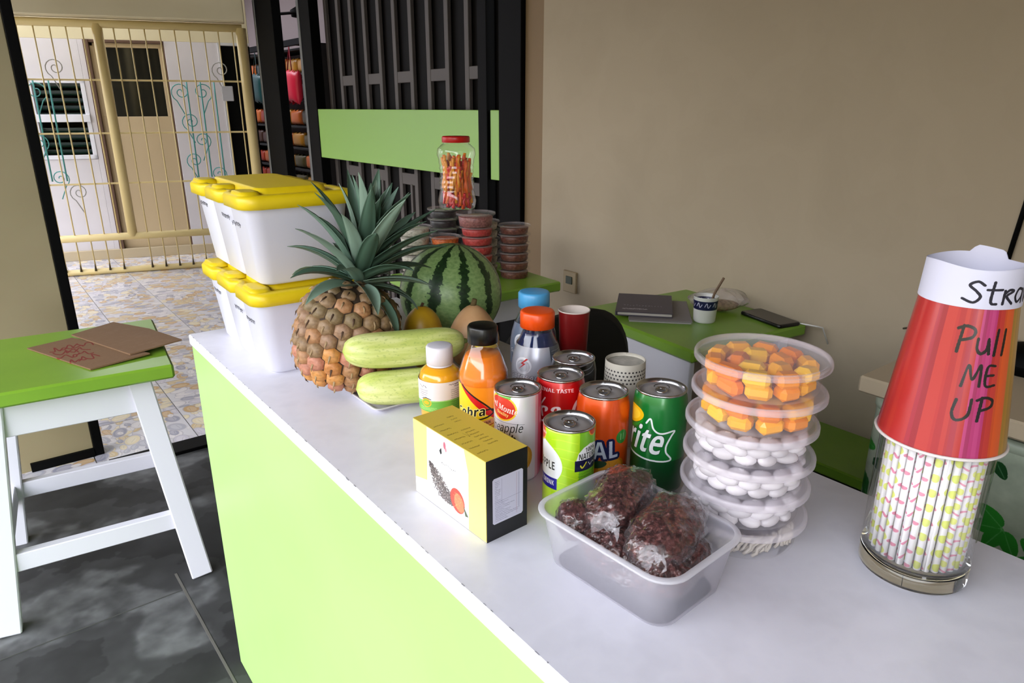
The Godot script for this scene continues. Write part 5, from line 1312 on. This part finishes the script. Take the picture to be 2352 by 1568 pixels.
# ------------------------------------------------------------------ stack of round tubs
func build_tub_stack() -> void:
	var names := ["bottom tub of the near stack, holding pale noodles", "tub of white sweets, second from the bottom of the near stack", "tub of white sweets, third from the bottom of the near stack", "tub of white sweets right under the two mango tubs", "tub of yellow mango cubes, lower of the two on the near stack", "tub of yellow mango cubes with a frosted lid, top of the near stack"]
	var r := 0.0605; var h := 0.0312
	var c0 := Vector3(0.5465, TOP, -0.335)
	var offs := [Vector2(0, 0), Vector2(-0.0005, -0.001), Vector2(-0.0015, 0.0005), Vector2(0.0, -0.001), Vector2(0.002, 0.0015), Vector2(0.0025, 0.001)]
	var bowl := lathe([Vector2(0, 0.0), Vector2(r * 0.80, 0.0), Vector2(r * 0.85, 0.002), Vector2(r * 0.90, h * 0.84), Vector2(r * 0.96, h * 0.86), Vector2(r * 0.96, h * 0.90)], 56, 0.0004)
	var lid := lathe([Vector2(r * 0.97, h * 0.80), Vector2(r, h * 0.80), Vector2(r * 1.0, h * 0.93), Vector2(r * 0.985, h * 1.0), Vector2(r * 0.94, h * 1.0), Vector2(r * 0.925, h * 0.93), Vector2(r * 0.5, h * 0.925), Vector2(0, h * 0.925)], 56, 0.0004)
	var frost := clear(Color(0.92, 0.90, 0.93), 0.10, 0.3); var lidm := clear(Color(0.93, 0.90, 0.94), 0.34, 0.3); var topm := clear(Color(0.95, 0.90, 0.93), 0.24, 0.3)
	var cubes := []
	for k in 3: cubes.append(box(Vector3(0.021 + 0.002 * k, 0.0138, 0.017 - 0.001 * k), 0.004))
	var mango := []
	for e in [Color(0.95, 0.66, 0.06), Color(0.93, 0.56, 0.05), Color(0.97, 0.75, 0.16), Color(0.91, 0.49, 0.06)]:
		mango.append(mat(e, 0.25))
	var pebble := []
	for k in 3: pebble.append(ball(Vector3(0.0106 + 0.0008 * k, 0.0060, 0.0076 - 0.0005 * k), 12, 8))
	var whites := [mat(Color(0.84, 0.82, 0.84), 0.5), mat(Color(0.78, 0.76, 0.78), 0.5)]
	for k in 6:
		var p := c0 + Vector3(offs[k].x, k * h, offs[k].y)
		var t := thing("round_tub", "clear round " + names[k], "food tub", p, k * 1.1, "near stack of round food tubs")
		part(t, "bowl", bowl, frost); part(t, "lid", lid, topm if k == 5 else lidm)
		if k == 0:
			var st := begin()
			for q in 130:
				var a := rng.randf() * TAU; var rr := r * 0.79 * sqrt(0.6 + 0.4 * rng.randf()); var pts := []
				for s in 6: pts.append(Vector3(sin(a + s * 0.05) * rr, 0.003 + s * 0.0036, cos(a + s * 0.05) * rr) + Vector3(rng.randf_range(-1, 1), 0, rng.randf_range(-1, 1)) * 0.0015)
				add_tube(st, pts, 0.0018, 5)
			var o := solo("noodles", "pale noodles filling the bottom tub of the near stack", "noodles", done(st), mat(Color(0.74, 0.71, 0.68), 0.5), p)
			o.set_meta("kind", "stuff")
		elif k < 4:
			for layer in 3:
				for ring in ([[0.0424, 14], [0.022, 6]] if layer == 2 else [[0.0424, 14]]):
					for q in ring[1]:
						var a: float = TAU * (q + 0.5 * layer) / ring[1] + k; var rr: float = ring[0] + layer * 0.0010
						solo("white_sweet", "white pebble-like sweet in the " + ["", "second", "third", "fourth"][k] + " tub from the bottom", "sweet", pebble[rng.randi() % 3], whites[rng.randi() % 2], p + Vector3(sin(a) * rr, 0.0066 + layer * 0.0082, cos(a) * rr), Vector3(rng.randf_range(-0.25, 0.25), a + rng.randf_range(-0.6, 0.6), rng.randf_range(-0.2, 0.2)), "white sweets in the " + ["", "second", "third", "fourth"][k] + " tub from the bottom")
		else:
			for layer in 2:
				for ring in [[0.0412, 10], [0.0205, 5]]:
					for q in ring[1]:
						var a: float = TAU * (q + 0.5 * layer) / ring[1] + k * 0.3 + 0.25 * layer; var rr: float = ring[0] + layer * 0.001 - rng.randf() * 0.002
						solo("mango_cube", "yellow mango cube in the " + ("top tub" if k == 5 else "tub just below the top one"), "mango cube", cubes[rng.randi() % 3], mango[rng.randi() % 4], p + Vector3(sin(a) * rr, 0.0085 + layer * 0.0122, cos(a) * rr), Vector3(rng.randf_range(-0.12, 0.12), a + rng.randf_range(-0.2, 0.2), rng.randf_range(-0.12, 0.12)), "mango cubes in the " + ("top tub" if k == 5 else "tub just below the top one"))

# ------------------------------------------------------------------ tray of bagged dark crumbs
func build_bag_tray() -> void:
	var C := Vector3(0.4135, TOP, -0.3540); var turn := deg_to_rad(3.5)
	var t := thing("plastic_tray", "frosted rectangular plastic tray full of small bags, front of the worktop", "food tray", C, turn)
	var hx := 0.0545; var hz := 0.0745; var H := 0.056
	var w := [[rounded(hx - 0.012, hz - 0.012, 0.018, 7), 0.0], [rounded(hx - 0.008, hz - 0.008, 0.019, 7), 0.002], [rounded(hx, hz, 0.022, 7), H - 0.004], [rounded(hx + 0.0005, hz + 0.0005, 0.022, 7), H]]
	part(t, "wall", loft(w, true, false), clear(Color(0.82, 0.81, 0.86), 0.40, 0.3))
	var rim := [[rounded(hx + 0.0003, hz + 0.0003, 0.022, 7), H - 0.0025], [rounded(hx + 0.0042, hz + 0.0042, 0.025, 7), H - 0.0025], [rounded(hx + 0.0045, hz + 0.0045, 0.025, 7), H - 0.001], [rounded(hx + 0.0040, hz + 0.0040, 0.025, 7), H], [rounded(hx - 0.0008, hz - 0.0008, 0.021, 7), H]]
	part(t, "rim", loft(rim, false, false), clear(Color(0.90, 0.90, 0.93), 0.5, 0.3))
	var crumb := textured(ramp_tex(256, 0.07, 91, [Color(0.07, 0.02, 0.02), Color(0.15, 0.06, 0.06), Color(0.29, 0.15, 0.14), Color(0.42, 0.25, 0.24), Color(0.80, 0.64, 0.62)], 5), 0.3, 9.0)
	crumb.uv1_world_triplanar = false
	var bumps := noise_img(256, 0.09, 92, 4); bumps.convert(Image.FORMAT_RGBA8); bumps.bump_map_to_normal_map(6.0); crumb.normal_enabled = true; crumb.normal_texture = ImageTexture.create_from_image(bumps)
	var film := clear(Color(0.93, 0.92, 0.95), 0.012, 0.12); var twist := clear(Color(0.95, 0.94, 0.97), 0.22, 0.2)
	# [centre x, y, z, half sizes, turn, tilt, knot direction, label]
	var bags := [
		[Vector3(0.428, 0.803, -0.388), Vector3(0.046, 0.020, 0.027), 0.42, 0.10, 1, "bag of dark reddish crumbs lying at the back of the tray"],
		[Vector3(0.421, 0.806, -0.326), Vector3(0.049, 0.021, 0.028), 0.36, 0.06, 1, "bag of dark reddish crumbs lying across the middle of the tray, on top"],
		[Vector3(0.388, 0.789, -0.404), Vector3(0.020, 0.018, 0.018), 0.9, -0.2, 0, "small bag of dark crumbs in the far left corner of the tray"],
		[Vector3(0.390, 0.783, -0.362), Vector3(0.021, 0.018, 0.026), 0.2, 0.2, 0, "bag of dark crumbs along the left side of the tray"],
		[Vector3(0.393, 0.786, -0.306), Vector3(0.026, 0.018, 0.020), -0.5, -0.1, 0, "bag of dark crumbs in the near corner of the tray"],
		[Vector3(0.431, 0.785, -0.309), Vector3(0.020, 0.018, 0.018), 0.2, 0.1, 0, "small bag of dark crumbs at the right end of the tray"],
		[Vector3(0.414, 0.769, -0.352), Vector3(0.038, 0.014, 0.048), 0.0, 0.0, 0, "flat bag of dark crumbs underneath the others in the tray"]]
	for i in bags.size():
		var e: Array = bags[i]; var s: Vector3 = e[1]
		var b := thing("crumb_bag", e[5], "bag", e[0], e[2], "bags of dark crumbs in the tray")
		b.rotation.z = e[3]
		var n := FastNoiseLite.new(); n.seed = 200 + i; n.frequency = 1.6
		var n2 := FastNoiseLite.new(); n2.seed = 300 + i; n2.frequency = 9.0; n2.fractal_octaves = 3
		var shape := func(u: float, v: float, k: float, fine: float) -> Vector3:
			var a := TAU * u; var q := PI * (v - 0.5)
			var d := Vector3(cos(q) * sin(a), sin(q), cos(q) * cos(a))
			var m := 1.0 + 0.16 * n.get_noise_3dv(d * 1.2) + fine * n2.get_noise_3dv(d)
			return Vector3(signf(d.x) * pow(absf(d.x), 0.8) * s.x, d.y * s.y, signf(d.z) * pow(absf(d.z), 0.8) * s.z) * m * k
		part(b, "crumbs", blob(func(u: float, v: float) -> Vector3: return shape.call(u, v, 0.95, 0.10), 48, 30), crumb)
		part(b, "film", blob(func(u: float, v: float) -> Vector3:
			var p: Vector3 = shape.call(u, v, 1.03, 0.05)
			return p * (1.0 + (0.028 * sin(TAU * u * 13 + v * 9) + 0.018 * sin(TAU * u * 29 - v * 17)) * sin(PI * v)), 56, 30), film)
		if e[4] != 0:
			var st := begin(); var dir: float = e[4]; var tip := Vector3(-s.x * 0.90, s.y * 0.45, s.z * 0.30 * dir)
			add_tube(st, [tip + Vector3(0.012, -0.002, 0), tip, tip + Vector3(-0.005, 0.003, 0.001)], 0.0055, 9, 0.0022)
			for q in 7:                                  # gathered, crumpled film fanning out from the twist
				var a := TAU * q / 7 + rng.randf_range(-0.3, 0.3); var prev := []
				var L := rng.randf_range(0.012, 0.022)
				for m in 5:
					var f := m / 4.0; var row := []
					for w2 in 4:
						var b2 := a + (w2 - 1.5) * 0.34; var rr := 0.0018 + f * L * 0.55
						row.append(tip + Vector3(-0.004 - f * L * 0.7, 0.002 + sin(b2) * rr + f * 0.004, cos(b2) * rr) + Vector3(rng.randf_range(-1, 1), rng.randf_range(-1, 1), rng.randf_range(-1, 1)) * 0.0032 * f)
					if m > 0:
						for w2 in 3: quad(st, prev[w2], row[w2], row[w2 + 1], prev[w2 + 1])
					prev = row
			part(b, "knot", done(st), twist)

# ------------------------------------------------------------------ glass of straws under an upturned cup
func build_straws() -> void:
	var P := Vector3(0.621, TOP, -0.203)
	var g := thing("glass_tumbler", "clear straight glass with a thick base holding paper straws", "glass", P)
	var gm := mat(Color(0.93, 0.95, 0.95, 0.0), 0.02); gm.refraction_enabled = true; gm.refraction_scale = 0.05
	part(g, "glass_base", lathe([Vector2(0, 0.0005), Vector2(0.040, 0.0), Vector2(0.0440, 0.003), Vector2(0.0440, 0.0200), Vector2(0.0400, 0.0206), Vector2(0, 0.0196)], 64, 0.0004), gm)
	part(g, "glass_wall", lathe([Vector2(0.0440, 0.0202), Vector2(0.0440, 0.139), Vector2(0.0434, 0.1405), Vector2(0.0418, 0.1405), Vector2(0.0413, 0.139), Vector2(0.0408, 0.0208)], 64, 0.0004), clear(Color(0.80, 0.82, 0.83), 0.02, 0.03))
	# straws
	var sm := []
	for v in 3:
		var cv := Canvas.new(64, 512, Color(0.92, 0.91, 0.92))
		for k in 8:
			var y := 24 + k * 64 + v * 17
			if v == 0:
				cv.curve([Vector2(4, y + 10), Vector2(18, y - 6), Vector2(30, y + 8), Vector2(44, y - 8), Vector2(60, y + 2)], 8.0, Color(0.86, 0.50, 0.62))
			elif v == 1:
				cv.oval(20, y, 15, 17, Color(0.85, 0.88, 0.42)); cv.oval(48, y + 14, 12, 8, Color(0.86, 0.52, 0.62))
			else:
				cv.curve([Vector2(2, y), Vector2(20, y + 10), Vector2(40, y - 6), Vector2(62, y + 4)], 7.0, Color(0.88, 0.58, 0.68)); cv.oval(50, y + 30, 12, 14, Color(0.88, 0.90, 0.50))
		sm.append(printed(cv, 0.7))
	var spots := []
	for k in 32: spots.append([0.0355, TAU * k / 32 + 0.05])
	for k in 22: spots.append([0.0275, TAU * k / 22])
	for k in 8: spots.append([0.018, TAU * k / 8])
	var L := 0.116
	var tubes := []
	for k in 3: tubes.append(straw_mesh(0.0030, L - 0.002 * k))
	for i in spots.size():
		var a: float = spots[i][1] + rng.randf_range(-0.012, 0.012); var r: float = spots[i][0]
		solo("paper_straw", "white paper straw with pink and yellow print in the glass tumbler", "straw", tubes[rng.randi() % 3], sm[rng.randi() % 3], P + Vector3(sin(a) * r, 0.0212, cos(a) * r), Vector3(0, rng.randf() * TAU, 0), "paper straws in the glass")
	# upturned printed cup with a paper collar
	var cv := Canvas.new(1024, 512, Color(0.75, 0.13, 0.13))
	# printed foil stripes: reds all round, with a magenta, an orange and an old-gold band
	var reds := [Color(0.64, 0.13, 0.15), Color(0.68, 0.16, 0.16), Color(0.58, 0.10, 0.15), Color(0.70, 0.19, 0.17), Color(0.62, 0.12, 0.19)]
	var x := 0
	while x < 1024:
		var wd := rng.randi_range(5, 22); var c: Color = reds[rng.randi() % 5]
		if x >= 566 and x < 612: c = [Color(0.66, 0.17, 0.40), Color(0.70, 0.23, 0.45), Color(0.60, 0.14, 0.34)][rng.randi() % 3]; wd = rng.randi_range(5, 12)
		elif x >= 640 and x < 676: c = [Color(0.80, 0.32, 0.12), Color(0.74, 0.28, 0.12)][rng.randi() % 2]; wd = rng.randi_range(5, 12)
		elif x >= 676 and x < 790: c = [Color(0.66, 0.48, 0.12), Color(0.60, 0.45, 0.12), Color(0.70, 0.42, 0.12)][rng.randi() % 3]; wd = rng.randi_range(5, 14)
		cv.rect(x, 0, wd, 512, c)
		x += wd
	var ink := Color(0.03, 0.02, 0.03)
	pen(cv, "Pull", Vector2(585, 122), 82, ink); pen(cv, "ME", Vector2(592, 232), 68, ink); pen(cv, "UP", Vector2(588, 340), 76, ink)
	var c := thing("printed_paper_cup", "red printed paper cup turned over the straws, marked Pull ME UP", "cup", P + Vector3(0, 0.1335, 0), facing(P))
	part(c, "wall", lathe([Vector2(0.0482, 0.0), Vector2(0.0342, 0.128)], 64, 0.0), printed(cv, 0.3, 0.0, {"clearcoat_enabled": true, "clearcoat": 0.4, "clearcoat_roughness": 0.15}))
	part(c, "inside", lathe([Vector2(0.0336, 0.128), Vector2(0.0476, 0.0)], 48, 0.0), mat(Color(0.80, 0.78, 0.76), 0.6))
	part(c, "rim", ring_mesh(0.0486, 0.0014, 0.0014, 64), mat(Color(0.86, 0.83, 0.82), 0.4))
	# paper collar, torn open at the top
	cv = Canvas.new(1024, 150, Color(0.80, 0.80, 0.87))
	pen(cv, "Straw", Vector2(636, 86), 84, Color(0.08, 0.07, 0.12))
	var st := begin(); var seg := 72
	for side in 2:
		for k in seg:
			for j in 6:
				var q := []
				for e in [[k, j], [k, j + 1], [k + 1, j + 1], [k + 1, j]]:
					var a: float = TAU * e[0] / seg; var v: float = e[1] / 6.0
					var top := 0.152 + 0.0012 * sin(a * 3 + 1.0) + 0.006 * smoothstep(0.0, 0.1, fposmod(a - 5.6, TAU)) * (1.0 - smoothstep(0.75, 0.8, fposmod(a - 5.6, TAU)))
					var y: float = lerpf(0.1215, top, v); var r := lerpf(0.0358, 0.0342, v) + 0.0012 * sin(a * 2.0) * v - 0.0006 * side
					q.append([Vector3(r * sin(a), y, r * cos(a)), Vector2(e[0] / float(seg), 1.0 - v)])
				if side == 0: quad(st, q[0][0], q[1][0], q[2][0], q[3][0], q[0][1], q[1][1], q[2][1], q[3][1])
				else: quad(st, q[0][0], q[3][0], q[2][0], q[1][0], Vector2(0.02, 0.5), Vector2(0.02, 0.5), Vector2(0.02, 0.5), Vector2(0.02, 0.5))
	part(c, "paper_collar", done(st), printed(cv, 0.7), Vector3.ZERO, Vector3.ZERO, "white paper collar with handwriting")
	part(c, "cup_bottom", lathe([Vector2(0.0336, 0.126), Vector2(0, 0.126)], 40, 0.0), mat(Color(0.80, 0.79, 0.80), 0.6))

func straw_mesh(r: float, L: float) -> ArrayMesh:
	return lathe([Vector2(r * 0.8, 0.0), Vector2(r, 0.0), Vector2(r, L), Vector2(r * 0.8, L), Vector2(r * 0.8, 0.0)], 10, 0.0)

# marker handwriting: each letter a few strokes in a unit box
func pen(cv: Canvas, s: String, at: Vector2, size: float, col: Color) -> void:
	var G := {
		"P": [[[0.1, 1.0], [0.14, 0.5], [0.18, 0.0]], [[0.0, 0.12], [0.3, 0.0], [0.6, 0.12], [0.55, 0.4], [0.15, 0.56]]],
		"u": [[[0.05, 0.45], [0.05, 0.8], [0.2, 1.0], [0.4, 0.85], [0.45, 0.45], [0.5, 1.0]]],
		"l": [[[0.2, 0.1], [0.12, 1.05]]],
		"M": [[[0.0, 1.05], [0.18, 0.05], [0.4, 0.7], [0.68, 0.02], [0.72, 1.0]]],
		"E": [[[0.45, 0.05], [0.1, 0.1], [0.08, 0.95], [0.5, 0.95]], [[0.1, 0.5], [0.42, 0.48]]],
		"U": [[[0.1, 0.15], [0.02, 0.7], [0.15, 1.0], [0.4, 0.95], [0.58, 0.7], [0.62, 0.1]]],
		"S": [[[0.7, 0.15], [0.45, 0.0], [0.18, 0.2], [0.45, 0.45], [0.62, 0.7], [0.4, 0.98], [0.0, 0.85]]],
		"t": [[[0.22, 0.0], [0.18, 0.9], [0.4, 1.0]], [[0.0, 0.35], [0.55, 0.35]]],
		"r": [[[0.1, 0.4], [0.08, 1.0]], [[0.1, 0.55], [0.3, 0.38], [0.5, 0.45], [0.2, 0.65], [0.5, 1.0]]],
		"a": [[[0.5, 0.45], [0.2, 0.38], [0.05, 0.7], [0.2, 0.95], [0.45, 0.75], [0.5, 0.42], [0.5, 1.0]]],
		"w": [[[0.0, 0.45], [0.12, 1.0], [0.3, 0.6], [0.45, 1.0], [0.62, 0.42]]]}
	var wd := {"P": 0.72, "u": 0.6, "l": 0.34, "M": 0.9, "E": 0.6, "U": 0.82, "S": 0.84, "t": 0.58, "r": 0.6, "a": 0.66, "w": 0.7}
	var total := 0.0
	for ch in s: total += wd[ch] * size
	var x := at.x - total / 2
	for ch in s:
		for line in G[ch]:
			var p := []
			for e in line: p.append(Vector2(x + e[0] * size, at.y + (e[1] - 0.5) * size))
			cv.curve(p, size * 0.115, col)
		x += wd[ch] * size
